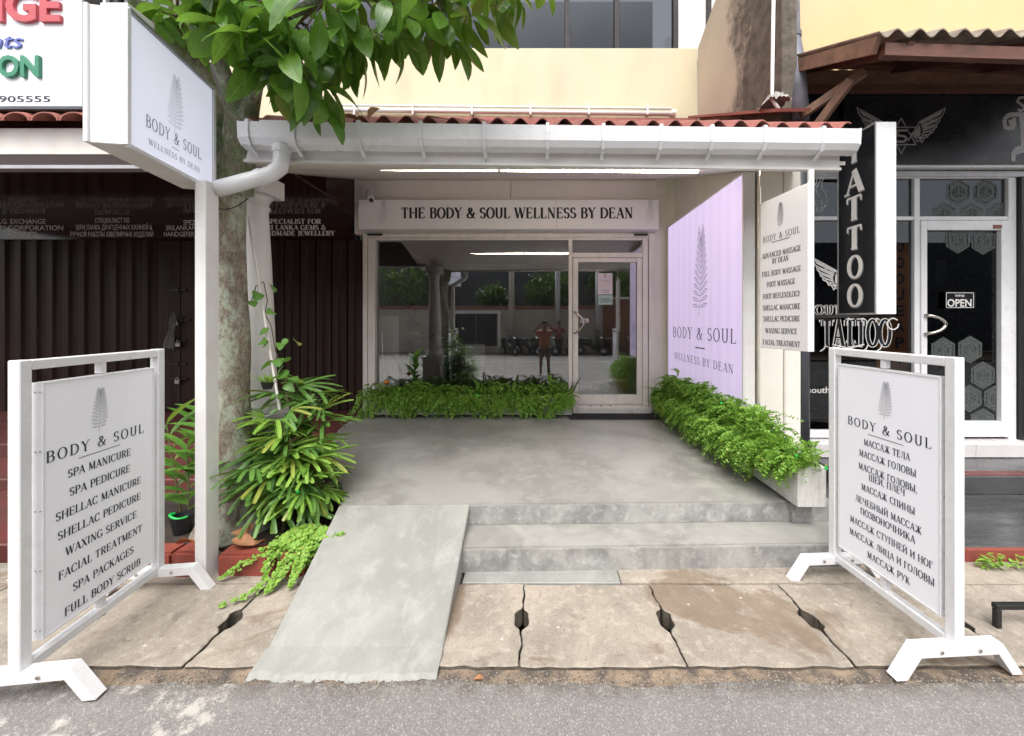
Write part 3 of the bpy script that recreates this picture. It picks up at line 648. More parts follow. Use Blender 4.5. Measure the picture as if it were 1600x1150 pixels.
# corrugated roof
roof = MB().box(-2.2, 2.4, 6.02, 6.1, 4.70, 4.86).build('roof', M['clay'], shop)
def corr(x0, x1, y0, z0, y1, z1, pitch, amp, m, parent, th=.008, name='roof_sheet', per=10, ph=0, fn=None):
    n = int((x1-x0)/pitch*per); vs = []; fs = []
    for sgn in (1, -1):
        for i in range(n+1):
            x = x0+(x1-x0)*i/n; a = amp*sin(2*pi*(x/pitch)+ph)
            for (y, z) in ((y0, z0), (y1, z1)): vs.append((x, y, z+a+(0 if sgn > 0 else -th)))
    q = 2*(n+1)
    for i in range(n):
        a = 2*i; fs += [(a, a+2, a+3, a+1), (q+a, q+a+1, q+a+3, q+a+2), (a, q+a, q+a+2, a+2), (a+1, a+3, q+a+3, q+a+1)]
    fs += [(0, 1, q+1, q), (2*n, q+2*n, q+2*n+1, 2*n+1)]
    b = MB(); b.add(vs, fs)
    if fn: b.map(fn)
    return b.build(name, m, parent, smooth=False)
for i in range(7):
    x0 = -2.16+i*.66; e = ey(x0+.33)
    corr(x0, x0+.675, e-.06-.004*(i % 2), 3.268+.004*(i % 2)+.004*i, 6.05, 4.80+.004*(i % 2), .172, .031, M['clay'], roof)
# flashing where roof meets the wall behind
MB().bar(W(500, 187, 6.06), W(1090, 190, 6.06), .03, .10).build('flashing', M['clay'], roof)
mb = MB(); mb.bar((2.50, 6.02, 4.93), (2.50, 3.75, 3.80), .30, .03); mb.build('flashing', M['clay'], roof)
# shopfront frame
F0, F1 = YW-.05, YW+.05
def FP(x): return (x-CX)/FX*YW
def FZ(y): return H+(CY-y)/FX*YW
fr = MB().box(FP(570), FP(1022), F0+.02, F1+.02, FZ(372), FZ(366)).build('shopfront_frame', M['cream'], shop, bev=.003)
for x0, x1, z0, z1, n in ((FP(569), FP(576), ZD, FZ(366), 'jamb'), (FP(577), FP(588), ZD+.1, FZ(372.4), 'jamb'), (FP(888), FP(894), ZD+.1, FZ(372.4), 'mullion'),
                       (FP(1003), FP(1011), ZD+.1, FZ(372.4), 'jamb'), (FP(1012.5), FP(1022), ZD, FZ(366.2), 'jamb')):
    BX(n, M['cream'], fr, x0, x1, F0-.002, F1-.002, z0, z1)
BX('transom', M['cream'], fr, FP(894.2), FP(1002.8), F0+.004, F1-.004, FZ(403), FZ(395.5))
BX('head', M['cream'], fr, FP(588.2), FP(887.8), F0+.004, F1-.004, FZ(376), FZ(372.5))
BX('head', M['cream'], fr, FP(894.2), FP(1002.8), F0+.004, F1-.004, FZ(376), FZ(372.5))
BX('sill', M['cream'], fr, FP(588.2), FP(887.8), F0, F1, ZD+.1, ZD+.22)
for x0, x1 in ((FP(577), FP(600)), (FP(989), FP(1010))): BX('shutter_latch', M['darksteel'], fr, x0, x1, F0-.03, F0-.004, FZ(369.5), FZ(366.5))
def pane(x0, x1, z0, z1, y, tilt, parent, m):
    xc = (x0+x1)/2; t = math.tan(tilt)
    f = lambda x, dy: y+dy+(x-xc)*t
    b = MB(); b.add([(x0, f(x0, 0), z0), (x1, f(x1, 0), z0), (x1, f(x1, 0), z1), (x0, f(x0, 0), z1)], [(0, 1, 2, 3)])
    return b.build('glass_pane', m, parent)
TILT = radians(-1.1)
g1 = pane(FP(588), (FP(588)+FP(888))/2*1.0-.55, ZD+.22, FZ(376), YW, TILT, fr, M['glass'])
# three lights of glass, butted with thin silicone joints
xa, xb = FP(588), FP(888); bpy.data.objects.remove(g1)
t = math.tan(TILT); xm = (xa+xb)/2
cuts = [xa, FP(689), FP(789.5), xb]
for a, b in zip(cuts, cuts[1:]):
    q = MB(); q.add([(x, YW+(x-xm)*t, z) for x, z in ((a+.002, ZD+.2), (b-.002, ZD+.2), (b-.002, FZ(375.6)), (a+.002, FZ(375.6)))], [(0, 1, 2, 3)]); q.build('glass_pane', M['glass'], fr)
pane(FP(894), FP(1003), FZ(395.5), FZ(375.8), YW, 0, fr, M['glass'])
# door
door = MB().box(FP(895), FP(903), YW-.035, YW+.025, .43, FZ(403.6)).build('door', M['cream'], shop, bev=.004)
for nm, a in (('door_stile', (FP(994.5), FP(1002.5), .43, FZ(403.6))), ('door_rail', (FP(903.2), FP(994.3), FZ(410), FZ(403.6))), ('door_rail', (FP(903.2), FP(994.3), .43, FZ(616)))):
    BX(nm, M['cream'], door, a[0], a[1], YW-.034, YW+.024, a[2], a[3])
pane(FP(903), FP(994.5), FZ(616), FZ(410), YW, 0, door, M['glass'])
hp = [(FP(897)+.19*sin(pi*t/10)*.75, YW-.04-.05*sin(pi*t/10)**.4, FZ(487)+(FZ(521)-FZ(487))*t/10) for t in range(11)]
MB().tube(hp, .014, 10).build('door_handle', M['steel'], door, smooth=True)
PD = Plane((0, YW-.036, 0), (1, 0, 0)); PG = Plane((0, YW-.004, 0), (1, 0, 0))
def glassprint(mb, x0, x1, y0, y1, P=PG, d=.0):
    a0, b1 = P.hit(x0, y0); a1, b0 = P.hit(x1, y1); mb.add([P.w(a0, b0, d), P.w(a1, b0, d), P.w(a1, b1, d), P.w(a0, b1, d)], [(0, 1, 2, 3)])
# tiled threshold and red buttons on it
th = MB().box(FP(893), FP(1012), 5.98, 6.14, ZD, .435).build('threshold', M['cream'], shop, bev=.006)
for i in range(4): BX('tile', M['tile_white'], th, FP(899)+i*.285, FP(899)+i*.285+.28, 5.965, 5.979, ZD+.004, .41, bev=.002)
for p in (920, 936, 950): MB().lathe([(.016, 0), (.016, .006), (.008, .012)], (FP(p), 6.02, .436), 10).build('button', M['redfloor'], th)
# mat
tag(MB().box((888-CX)/FX*5.8, (1030-CX)/FX*5.8, 5.62, 5.93, ZD+.001, ZD+.022).build('doormat', M['mat_rubber'], bev=.008), 'black rubber doormat in front of the spa door', 'doormat')
# notice and signs on door
def sticker(name, label, x0, x1, y0, y1, m, cat='notice', P=PG):
    o = thing(name, label, cat, P.w(*P.hit((x0+x1)/2, y1))); b = MB(); a0, b1 = P.hit(x0, y0); a1, b0 = P.hit(x1, y1)
    b.add([P.w(a, c, e) for e in (0, .002) for a, c in ((a0, b0), (a1, b0), (a1, b1), (a0, b1))], [(4, 5, 6, 7), (3, 2, 1, 0), (0, 1, 5, 4), (1, 2, 6, 5), (2, 3, 7, 6), (3, 0, 4, 7)])
    b.build('sheet', m, o); return o
M['paper'] = mat('pink_white_paper', (.66, .58, .62), None, 3, .6); M['teal'] = mat('pale_teal_card', (.36, .50, .47), None, 3, .6)
st = sticker('paper_notice', 'white printed notice taped to the glass of the spa door above the OPEN card', 934, 957, 427, 460, M['paper'])
b = MB(); PG2 = Plane((0, YW-.007, 0), (1, 0, 0)); a, c = PG2.hit(945.5, 434); frond_logo(b, PG2, a, c, .05, .07, .004, n=6)
for y in (438.5, 453, 456): glassprint(b, 939, 952, y, y+.8, PG2)
b.build('print', M['inkgrey'], st)
st = sticker('open_card', 'pale teal OPEN card stuck on the glass of the spa door', 935, 957, 461, 476, M['teal'])
b = MB(); sans_px(b, PG2, 'OPEN', (937, 469.5), (955.5, 469.5), .075, bold=-.005); b.build('lettering', M['ink'], st)
st = sticker('push_label', 'small white push label beside the spa door handle', 906.5, 919.5, 498, 504, M['paper'])
b = MB(); sans_px(b, PG2, 'PUSH', (908.5, 501), (917.5, 501), .035, bold=.02); b.build('lettering', M['redfloor'], st)

# interior room
room = tag(MB().box(-2.8, 2.1, 6.25, 10.4, .30, .325).build('shop_floor', M['deck']), kind='structure')
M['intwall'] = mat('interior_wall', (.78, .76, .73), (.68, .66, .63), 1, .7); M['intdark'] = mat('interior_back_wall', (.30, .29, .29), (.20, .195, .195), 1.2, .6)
MB().box(-2.82, -2.76, 6.27, 10.4, .33, 3.3).build('inner_wall', M['intwall'], shop)
MB().box(2.1, 2.18, 6.27, 10.4, .33, 3.3).build('inner_wall', M['intwall'], shop)
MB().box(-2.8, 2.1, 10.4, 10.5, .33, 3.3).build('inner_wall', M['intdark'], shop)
MB().box(-2.8, 2.1, 6.27, 10.5, 3.3, 3.38).build('inner_ceiling', M['intwall'], shop)
ct = thing('stone_counter', 'dark green stone-clad reception counter inside the window', 'counter', (-1.95, 7.1, .33))
for j in range(7):
    for i in range(3):
        BX('stone', M['stone_dark'], ct, -2.33+i*.26+(j % 2)*.03, -2.08+i*.26+(j % 2)*.03, 7.0-.012*((i+j) % 2), 7.28, .34+j*.16, .492+j*.16, bev=.01)
BX('counter_top', M['bronze'], ct, -2.40, -1.45, 6.9, 7.32, 1.465, 1.51)
def bust(x, y, z):
    o = thing('bronze_bust', 'small dark bust with topknot standing on a stone counter behind the glass', 'statue', (x, y, z))
    MB().lathe([(.09, 0), (.09, .05), (.06, .06), (.10, .10), (.13, .16), (.11, .21), (.045, .25), (.045, .28), (.07, .31), (.082, .36), (.075, .42), (.05, .46), (.03, .47), (.035, .50), (.012, .53)], (x, y, z), 16).build('bust', M['bronze'], o, smooth=True)
    BX('plinth', M['cream'], o, x-.16, x+.16, y-.1, y+.1, z-.055, z-.001)
bust(-2.28, 7.05, 1.57)
BX('inner_shelf', M['wallpaint'], shop, -2.74, -2.05, 6.9, 7.2, .33, 1.0) if False else None
o = thing('white_cabinet', 'white cabinet standing at the left inside the spa window', 'cabinet', (-2.5, 6.6, .33))
BX('carcass', M['intwall'], o, -2.72, -2.30, 6.45, 6.75, .34, 1.85)
o = thing('reception_chair', 'low white chair behind the spa window', 'chair', (-1.2, 7.3, .33))
BX('seat', M['white'], o, -1.45, -1.05, 7.4, 7.8, .75, .82); BX('backrest', M['white'], o, -1.45, -1.05, 7.8, 7.86, .85, 1.3)
for a, c in ((-1.42, 7.43), (-1.1, 7.43), (-1.42, 7.77), (-1.1, 7.77)): BX('leg', M['steel'], o, a, a+.03, c, c+.03, .33, .745)

# plants helper: blade clump
def blades(name, parent, base, n, L, Wd, m, seed, up=.6, spread=1, droop=.5, shape='lance', name_part='leaf', r0=.03):
    r = random.Random(seed); mes = [leaf_mesh(name+'_leaf', m, L*s, Wd, .3, droop*q, shape) for s, q in ((1, 1), (.8, .7), (.62, .4))]
    for i in range(n):
        a = 2*pi*i/n*2.4+r.uniform(-.4, .4); e = up+r.uniform(-.35, .35)
        d = Vector((cos(a)*spread, sin(a)*spread, e+.1)); p = Vector(base)+Vector((cos(a)*r0, sin(a)*r0, 0))
        part(name_part, r.choice(mes), parent, dirmat(p, d, r.uniform(-.3, .3)))
pot = thing('potted_palm', 'small palm in a woven terracotta pot inside the glass door', 'potted plant', (1.42, 6.75, .33))
MB().lathe([(.10, 0), (.13, .01), (.165, .30), (.17, .31), (.15, .31), (.145, .28), (0, .27)], (1.375, 6.48, .50), 20).build('pot', M['pot_orange'], pot, smooth=True)
blades('pp', pot, (1.375, 6.48, .79), 18, .45, .035, M['palmleaf'], 3, .9, .8, .5)
tag(MB().box(1.2, 1.55, 6.33, 6.65, .33, .495).build('low_stand', M['pot_black'], bev=.01), 'low black stand under the terracotta pot inside the glass door', 'stand')
pl = thing('indoor_fern', 'dark bushy fern beside the terracotta pot inside the door', 'plant', (1.15, 6.9, .33))
MB().lathe([(.1, 0), (.14, .2), (0, .2)], (1.12, 6.85, .33), 14).build('pot', M['pot_black'], pl)
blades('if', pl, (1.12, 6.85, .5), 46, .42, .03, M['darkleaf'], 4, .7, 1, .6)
pl = thing('indoor_dracaena', 'dark strappy plant growing behind the window at centre left', 'plant', (-1.5, 6.6, .33))
MB().lathe([(.12, 0), (.16, .25), (0, .25)], (-1.5, 6.65, .33), 14).build('pot', M['pot_black'], pl)
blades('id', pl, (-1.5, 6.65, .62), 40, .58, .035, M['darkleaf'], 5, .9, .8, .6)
pl = thing('indoor_shrub', 'dark leafy plant in the window at the far left', 'plant', (-2.4, 6.5, .33))
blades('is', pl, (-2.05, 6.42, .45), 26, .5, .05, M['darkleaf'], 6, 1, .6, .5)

# column behind the tree
colx, coly = -2.50, 3.42
cl = MB().lathe([(.19, .95), (.20, .96), (.20, 1.0), (.18, 1.03), (.172, 1.2), (.155, 1.7), (.13, 2.3), (.108, 2.72), (.122, 2.74), (.122, 2.76), (.108, 2.78), (.125, 2.82), (.15, 2.86)], (colx, coly, 0), 32).build('column', M['white'], shop, smooth=True)
BX('capital', M['white'], cl, colx-.165, colx+.165, coly-.165, coly+.165, 2.861, 3.02)
BX('pedestal', M['white'], cl, colx-.21, colx+.21, coly-.21, coly+.21, .0, .90)
BX('pedestal_moulding', M['white'], cl, colx-.235, colx+.235, coly-.235, coly+.235, .901, .949)
BX('pedestal_moulding', M['white'], cl, colx-.23, colx+.23, coly-.23, coly+.23, .74, .775)

# tube lights
tl = thing('tube_light', 'long lit double LED tube light hanging under the porch ceiling', 'light', (-.4, 3.85, 3.25))
M['tube'] = emis('lit_tube', (1, .86, .64), 26)
yt = 3.85; za, zb_ = W(470, 263, yt), W(1090, 268, yt); mid = (za+zb_)/2
for a, b in ((za, mid-Vector((.02, 0, 0))), (mid+Vector((.02, 0, 0)), zb_)): MB().tube([a, b], .014, 10).build('tube', M['tube'], tl, smooth=True)
MB().box(za.x-.02, zb_.x+.02, yt-.012, yt+.03, za.z-.002, za.z+.035).build('batten', M['cream'], tl) if False else None
MB().bar(za+Vector((0, .03, .022)), zb_+Vector((0, .03, .022)), .04, .02).build('batten', M['cream'], tl)
# camera
cc = thing('security_camera', 'white bullet security camera above the left end of the shop name board', 'camera', W(578, 305, 5.8))
c0 = W(577, 300, 6.1); MB().tube([c0, c0+Vector((0, -.06, 0))], .075, 16).build('mount', M['white_frame'], cc, smooth=False)
MB().tube([W(578, 300, 6.0), W(580, 312, 5.8)], .05, 14).build('housing', M['white_frame'], cc)
MB().tube([W(580, 311.6, 5.805), W(580.3, 313.2, 5.78)], .032, 12).build('lens', M['ink'], cc)

# name board over the shopfront
nb = thing('name_board', 'long white box sign reading THE BODY & SOUL WELLNESS BY DEAN over the glass front', 'sign', (-.45, 5.98, 3.2))
yb = 5.98; q0, q1 = W(560, 358, yb), W(1030, 312, yb)
MB().box(q0.x, q1.x, yb, YW-.032, q0.z, q1.z).build('box', M['printgrey'], nb, bev=.005)
for pxj in (870, ): MB().box((pxj-CX)/FX*yb-.002, (pxj-CX)/FX*yb+.002, yb-.002, yb, q0.z+.01, q1.z-.01).build('panel_joint', M['inkpale'], nb)
P = Plane((0, yb-.001, 0), (1, 0, 0)); b = MB()
serif_px(b, P, 'THE BODY & SOUL WELLNESS BY DEAN', (627, 333.5), (989, 332), .165, T=.22, t=.085, track=.05); b.build('lettering', M['ink'], nb)
b = MB(); frond_px(b, P, 586, 609, 312.5, 351, .003, n=10); frond_px(b, P, 1003, 1026, 312.5, 351, .003, n=10); b.build('leaf_emblem', M['inkpale'], nb)

# lavender light box on the side wall
lv = thing('lavender_sign', 'large lit lavender BODY & SOUL wall sign on the right of the porch', 'sign', (2.06, 5, .9))
XL = 2.06; yn, yf = FX*XL/(1163-CX), FX*XL/(1043-CX); zt, zbm = H+(CY-268)/FX*yn, H+(CY-637)/FX*yn
M['lav'] = (lambda: None)()
def lavmat():
    m, n, l, b = newmat('lit_lavender_face'); v = coords(n, l)
    w = n.new("ShaderNodeTexWave"); w.wave_type = 'BANDS'; w.bands_direction = 'Y'; w.inputs['Scale'].default_value = 1.5; w.inputs['Distortion'].default_value = .5
    w.inputs['Detail'].default_value = 1; l.new(v, w.inputs['Vector'])
    # strips of LEDs behind the face
    st_ = ramp(n, l, w.outputs['Fac'], [(0, .87), (1, 1)])
    sx = n.new("ShaderNodeSeparateXYZ"); l.new(v, sx.inputs[0])
    mr = n.new("ShaderNodeMapRange"); mr.inputs[1].default_value = -.2; mr.inputs[2].default_value = 2.2; mr.inputs[3].default_value = .7; mr.inputs[4].default_value = 1.05; l.new(sx.outputs[2], mr.inputs[0])
    mu = n.new("ShaderNodeMath"); mu.operation = 'MULTIPLY'; l.new(st_, mu.inputs[0]); l.new(mr.outputs[0], mu.inputs[1])
    m2 = n.new("ShaderNodeMath"); m2.operation = 'MULTIPLY'; m2.inputs[1].default_value = .30; l.new(mu.outputs[0], m2.inputs[0])
    b.inputs['Base Color'].default_value = (.52, .45, .62, 1); b.inputs['Roughness'].default_value = .35
    b.inputs['Emission Color'].default_value = (.80, .66, 1, 1); l.new(m2.outputs[0], b.inputs['Emission Strength']); return m
M['lav'] = lavmat()
MB().box(XL, XL+.108, yn, yf-.03, zbm, zt).build('box', M['white'], lv, bev=.004)
MB().box(XL-.004, XL-.001, yn+.02, yf-.05, zbm+.02, zt-.02).build('face', M['lav'], lv)
for a in ((yn-.002, yf-.028, zt-.022, zt+.002), (yn-.002, yf-.028, zbm-.002, zbm+.022), (yn-.002, yn+.022, zbm+.023, zt-.023), (yf-.052, yf-.028, zbm+.023, zt-.023)):
    BX('trim', M['white'], lv, XL-.012, XL-.0005, *a, bev=.002)
P = Plane((XL-.005, 0, 0), (0, -1, 0)); b = MB()
Z = lambda x, y: (1000+x/2.873, 250+y/2.873)
serif_px(b, P, 'BODY & SOUL', Z(148, 777), Z(433, 784), .155, T=.115, t=.05, track=.16)
serif_px(b, P, 'WELLNESS BY DEAN', Z(155, 888), Z(420, 924), .098, T=.11, t=.05, track=.14)
a0, bb = P.hit(*Z(248, 841)); a1, _ = P.hit(*Z(291, 844)); ribbon(b, P.w, [(a0, bb), (a1, bb)], .014, .0006, .01, .01)
b.build('lettering', M['inknavy'], lv)
b = MB(); frond_px(b, P, 1076, 1112, 357, 496, .0075, n=13); b.build('leaf_emblem', M['inknavy'], lv)

# hanging price board
ms = thing('menu_board', 'white hanging treatment list headed BODY & SOUL with ADVANCED MASSAGE BY DEAN at the top', 'sign', (1.93, 3.05, 1.5))
A = Vector((1.962, 2.80, 0)); B = Vector((1.905, 3.30, 0)); u = (A-B).normalized(); n_ = Vector((u.y, -u.x, 0)); 
if n_.x > 0: n_ = -n_
ztp, zbt = H+(CY-285)/FX*2.80, H+(CY-550)/FX*2.80
def pbox(A, B, th, z0, z1):
    d = (B-A).normalized(); n = Vector((-d.y, d.x, 0)); b = MB()
    b.add([Vector((p.x, p.y, z)) for z in (z0, z1) for p in (A, B, B+n*th, A+n*th)], [(0, 3, 2, 1), (4, 5, 6, 7), (0, 1, 5, 4), (1, 2, 6, 5), (2, 3, 7, 6), (3, 0, 4, 7)]); return b
b = pbox(A, B, -.05, zbt, ztp); b.build('panel', M['printgrey'], ms, bev=.004)
P = Plane(B+n_*.001, u)
b = MB()
def L_(tx_, p0, p1, cap, **k): serif_px(b, P, tx_, Z(*p0), Z(*p1), cap, **k)
L_('BODY & SOUL', (552, 357), (718, 314), .050, T=.12, t=.05, track=.16)
for t_, p0, p1 in (('ADVANCED MASSAGE', (550, 432), (722, 396)), ('BY DEAN', (594, 456), (667, 437)), ('FULL BODY MASSAGE', (548, 515), (723, 485)), ('FOOT MASSAGE', (569, 560), (697, 543)),
                   ('FOOT REFLEXOLOGY', (552, 612), (720, 600)), ('SHELLAC MANICURE', (552, 664), (720, 656)), ('SHELLAC PEDICURE', (554, 713), (718, 712)), ('WAXING SERVICE', (563, 767), (705, 768)), ('FACIAL TREATMENT', (552, 818), (719, 826))):
    L_(t_, p0, p1, .042, T=.17, t=.07)
a0, bb = P.hit(*Z(592, 371)); a1, b2 = P.hit(*Z(672, 346)); ribbon(b, P.w, [(a0, (bb+b2)/2), (a1, (bb+b2)/2)], .005, .0006, .005, .005)
b.build('lettering', M['ink'], ms)
b = MB(); x0, _ = Z(612, 0); x1, _ = Z(645, 0); frond_px(b, P, x0, x1, 250+185/2.873, 250+303/2.873, .0026, n=12); b.build('leaf_emblem', M['inkgrey'], ms)
hb = (A+B)/2
MB().bar(W(1267, 265, 2.82), W(1267, 292, 2.82), .035, .02).build('hanger', M['white'], ms)
MB().bar(W(1188, 266, 3.28)-Vector((0, 0, .0)), W(1188, 322, 3.28), .008, .008).build('hanger', M['steel'], ms)

# ================================================================== box sign on its post, left
sp = thing('sign_post', 'tall square white post carrying the projecting box sign beside the tree', 'post', (-2.25, 2.62, 0))
MB().box(-2.30, -2.225, 2.60, 2.71, -.01, 2.70).build('post', M['white'], sp, bev=.004)
bs = thing('box_sign', 'white projecting box sign reading BODY & SOUL WELLNESS BY DEAN on the tall post', 'sign', (-2.25, 2.45, 2.7))
A = Vector(((198-CX)/FX*2.08, 2.08, 0)); B = Vector(((333-CX)/FX*2.80, 2.80, 0))
z0, z1 = 2.695, 3.43
b = pbox(A, B, .19, z0, z1); b.build('box', M['white'], bs, bev=.004)
d = (B-A).normalized(); nn = Vector((d.y, -d.x, 0))
P = Plane(A+nn*.001, d)
M['litwhite'] = emis('lit_white_face', (.80, .82, 1), .22, (.70, .71, .78))
Lb = (B-A).length
MB().add([P.w(.015, z0+.015, .0), P.w(Lb-.015, z0+.015, 0), P.w(Lb-.015, z1-.015, 0), P.w(.015, z1-.015, 0)], [(0, 1, 2, 3)])
b = MB(); b.add([P.w(.015, z0+.015, .0), P.w(Lb-.015, z0+.015, 0), P.w(Lb-.015, z1-.015, 0), P.w(.015, z1-.015, 0)], [(0, 1, 2, 3)]); b.build('face', M['litwhite'], bs)
for (a0, b0), (a1, b1) in (((0, z0), (Lb, z0)), ((0, z1), (Lb, z1)), ((0, z0), (0, z1)), ((Lb, z0), (Lb, z1))):
    MB().bar(P.w(a0, b0, .003), P.w(a1, b1, .003), .022, .022).build('edge_trim', M['galv'] if b0 == z1 else M['white_frame'], bs, bev=.002)
e0 = A-nn*.19
for s_ in (A-nn*.012, A-nn*.178): MB().bar(Vector((s_.x, s_.y-.004, z0)), Vector((s_.x, s_.y-.004, z1)), .024, .012).build('edge_trim', M['white_frame'], bs, bev=.002)
mid = A-nn*.095
BX('cap', M['white'], bs, mid.x-.075, mid.x+.075, 2.10, 2.25, z1+.012, z1+.05)
P = Plane(A+nn*.004, d); b = MB(); Q = lambda x, y: (x/2.875, y/2.875)
serif_px(b, P, 'BODY & SOUL', Q(655, 557), Q(903, 680), .072, T=.13, t=.055, track=.16)
b.build('lettering', M['inkgrey'], bs)
b = MB(); serif_px(b, P, 'WELLNESS BY DEAN', Q(667, 650), Q(897, 752), .034, T=.13, t=.06, track=.16)
a0, bb = P.hit(*Q(772, 662)); a1, b2 = P.hit(*Q(805, 676)); ribbon(b, P.w, [(a0, (bb+b2)/2), (a1, (bb+b2)/2)], .004, .0006, .005, .005)
b.build('lettering', M['inkgrey'], bs)
b = MB(); frond_px(b, P, *(740/2.875, 828/2.875, 330/2.875, 597/2.875), .0026, n=13); b.build('leaf_emblem', M['inkpale'], bs)
# wire slung between sign and tree
pts = [W(305+7*i, 297+sin(i/12*pi)*24+i*1.0, 2.62+.03*i) for i in range(13)]
tag(MB().tube(pts, .004, 6).build('cable', M['black_paint']), 'thin black cable slung from the box sign round the tree trunk', 'cable')

# ================================================================== standing frame signs
def frame_sign(label, N, F, lines, zoom, leaf, flip, txt_mat, under, zp=(.235, 1.45), na=.075):
    N, F = Vector((*N, 0)), Vector((*F, 0)); d = (F-N).normalized(); L = (F-N).length
    o = thing('frame_sign', label, 'sign', tuple(N+(F-N)/2), 'white swing-frame signs in front of the steps')
    T = .05; up = Vector((0, 0, 1)); z0, z1 = .15, 1.545
    side = Vector((-d.y, d.x, 0))
    for p in (N, F): MB().bar(p+up*(z0+.0), p+up*(z1+.025), T, T+.001, up=d).build('upright', M['white_frame'], o, bev=.004)
    for z in (z0+.0, z1): MB().bar(N+d*(T/2+.001)+up*z, F-d*(T/2+.001)+up*z, T-.004, T-.004).build('rail', M['white_frame'], o, bev=.004)
    for p, nm in ((N, 1), (F, 2)):                                  # splayed feet across each end
        ww = .33
        b = MB(); prof = [(-ww, 0), (-ww+.055, 0), (-ww*.63+.005, .105), (ww*.63-.005, .105), (ww-.055, 0), (ww, 0), (ww*.68, .155), (-ww*.68, .155)]
        vs = [p+side*a+up*(c+.0)+d*q for q in (-T/2-.002, T/2+.002) for a, c in prof]
        n = len(prof); b.add(vs, [])
        fs = [tuple(reversed(range(n))), tuple(range(n, 2*n))]
        fs = [(7, 6, 3, 2), (2, 1, 0, 7), (3, 6, 5, 4), (n+2, n+3, n+6, n+7), (n+7, n+0, n+1, n+2), (n+4, n+5, n+6, n+3)]
        for i in range(n): j = (i+1) % n; fs.append((i, j, n+j, n+i))
        b.f += fs; ft = b.build('foot', M['white_frame'], o)
        for q in (-.10, .10):
            for e in (-1, 1): c_ = p+side*q+up*.13+d*e*(T/2+.002); MB().tube([c_, c_+d*e*.006], .009, 6).build('bolt', M['steel'], ft)
    m = (N+F)/2
    for a, c in ((zp[1]+.012, z1-.024), (z0+.024, zp[0]-.002)): MB().bar(m+up*a, m+up*c, .035, .03, up=d).build('pivot', M['white_frame'], o, bev=.002)
    A, B = N+d*na, F-d*.062; s = -1 if not flip else 1
    # face side is towards the steps; the panel is 45 mm thick
    off = side*.022*(1 if flip else -1)
    b = MB(); vs = [Vector((p.x, p.y, z)) for z in zp for p in (A-side*.022, B-side*.022, B+side*.022, A+side*.022)]
    b.add(vs, [(0, 3, 2, 1), (4, 5, 6, 7), (0, 1, 5, 4), (1, 2, 6, 5), (2, 3, 7, 6), (3, 0, 4, 7)]); pn = b.build('panel', M['printwhite'], o, bev=.003)
    for p in (A, B):
        sg = -1 if p is A else 1
        MB().bar(p+d*sg*.004+up*(zp[0]-.006), p+d*sg*.004+up*(zp[1]+.006), .05, .006, up=d).build('panel_edge', M['white_frame'], o, bev=.001)
    for z in (zp[0], zp[1]): MB().bar(A+up*z, B+up*z, .05, .01).build('panel_edge', M['white_frame'], o, bev=.001)
    for i in range(5):                                              # rivets on the near edge
        z = zp[0]+.04+i*(zp[1]-zp[0]-.08)/4
        for q in (-.014, .006): MB().tube([A-d*.007+side*q+up*z, A-d*.011+side*q+up*z], .003, 6).build('rivet', M['steel'], o)
    uu = d if not flip else -d
    P = Plane((A if not flip else B)+off*1.02+(side*(-.0006) if not flip else side*.0006), uu)
    b = MB()
    for t_, p0, p1, cap, kw in lines: serif_px(b, P, t_, p0, p1, cap, **kw)
    a0, b0 = P.hit(*under[0]); a1, b1 = P.hit(*under[1]); ribbon(b, P.w, [(a0, (b0+b1)/2), (a1, (b0+b1)/2)], .0035, .0006, .004, .004)
    b.build('lettering', txt_mat, o)
    b = MB(); frond_px(b, P, *leaf, .0017, n=13); b.build('leaf_emblem', M['inkgrey'], o)
    return o
Z3 = lambda x, y: (x/1.885, 540+y/1.885)
hd = dict(T=.14, t=.055, track=.2); ln_ = dict(T=.17, t=.065, track=.06)
rows = [('BODY & SOUL', (135, 328), (423, 245), .056, hd)]+[(t_, a, b_, .042, ln_) for t_, a, b_ in (
    ('SPA MANICURE', (200, 376), (385, 314)), ('SPA PEDICURE', (205, 430), (383, 362)), ('SHELLAC MANICURE', (164, 504), (415, 397)), ('SHELLAC PEDICURE', (170, 558), (414, 446)),
    ('WAXING SERVICE', (193, 604), (402, 499)), ('FACIAL TREATMENT', (172, 674), (418, 541)), ('SPA PACKAGES', (215, 708), (393, 604)), ('FULL BODY SCRUB', (190, 781), (413, 639)))]
frame_sign('white standing frame sign listing SPA MANICURE and other treatments in English beside the tree', (-2.37, 1.775), (-2.46, 2.51),
           [(t_, Z3(*a), Z3(*b_), c, k_) for t_, a, b_, c, k_ in rows], None, (139, 170, 604, 675), False, M['inknavy'], (Z3(232, 332), Z3(353, 292)))
Z6 = lambda x, y: (1220+x/2.129, 540+y/2.129)
rows = [('BODY & SOUL', (223, 250), (502, 323), .054, hd)]+[(t_, a, b_, .040, ln_) for t_, a, b_ in (
    ('МАССАЖ ТЕЛА', (276, 324), (430, 367)), ('МАССАЖ ГОЛОВЫ', (261, 361), (451, 419)), ('МАССАЖ ГОЛОВЫ,', (259, 402), (455, 475)), ('ШЕИ, ПЛЕЧ', (293, 441), (413, 486)),
    ('МАССАЖ СПИНЫ', (268, 474), (447, 545)), ('ЛЕЧЕБНЫЙ МАССАЖ', (248, 512), (470, 609)), ('ПОЗВОНОЧНИКА', (265, 554), (447, 640)), ('МАССАЖ СТУПНЕЙ И НОГ', (231, 582), (506, 722)),
    ('МАССАЖ ЛИЦА И ГОЛОВЫ', (229, 622), (512, 780)), ('МАССАЖ РУК', (288, 698), (430, 780)))]
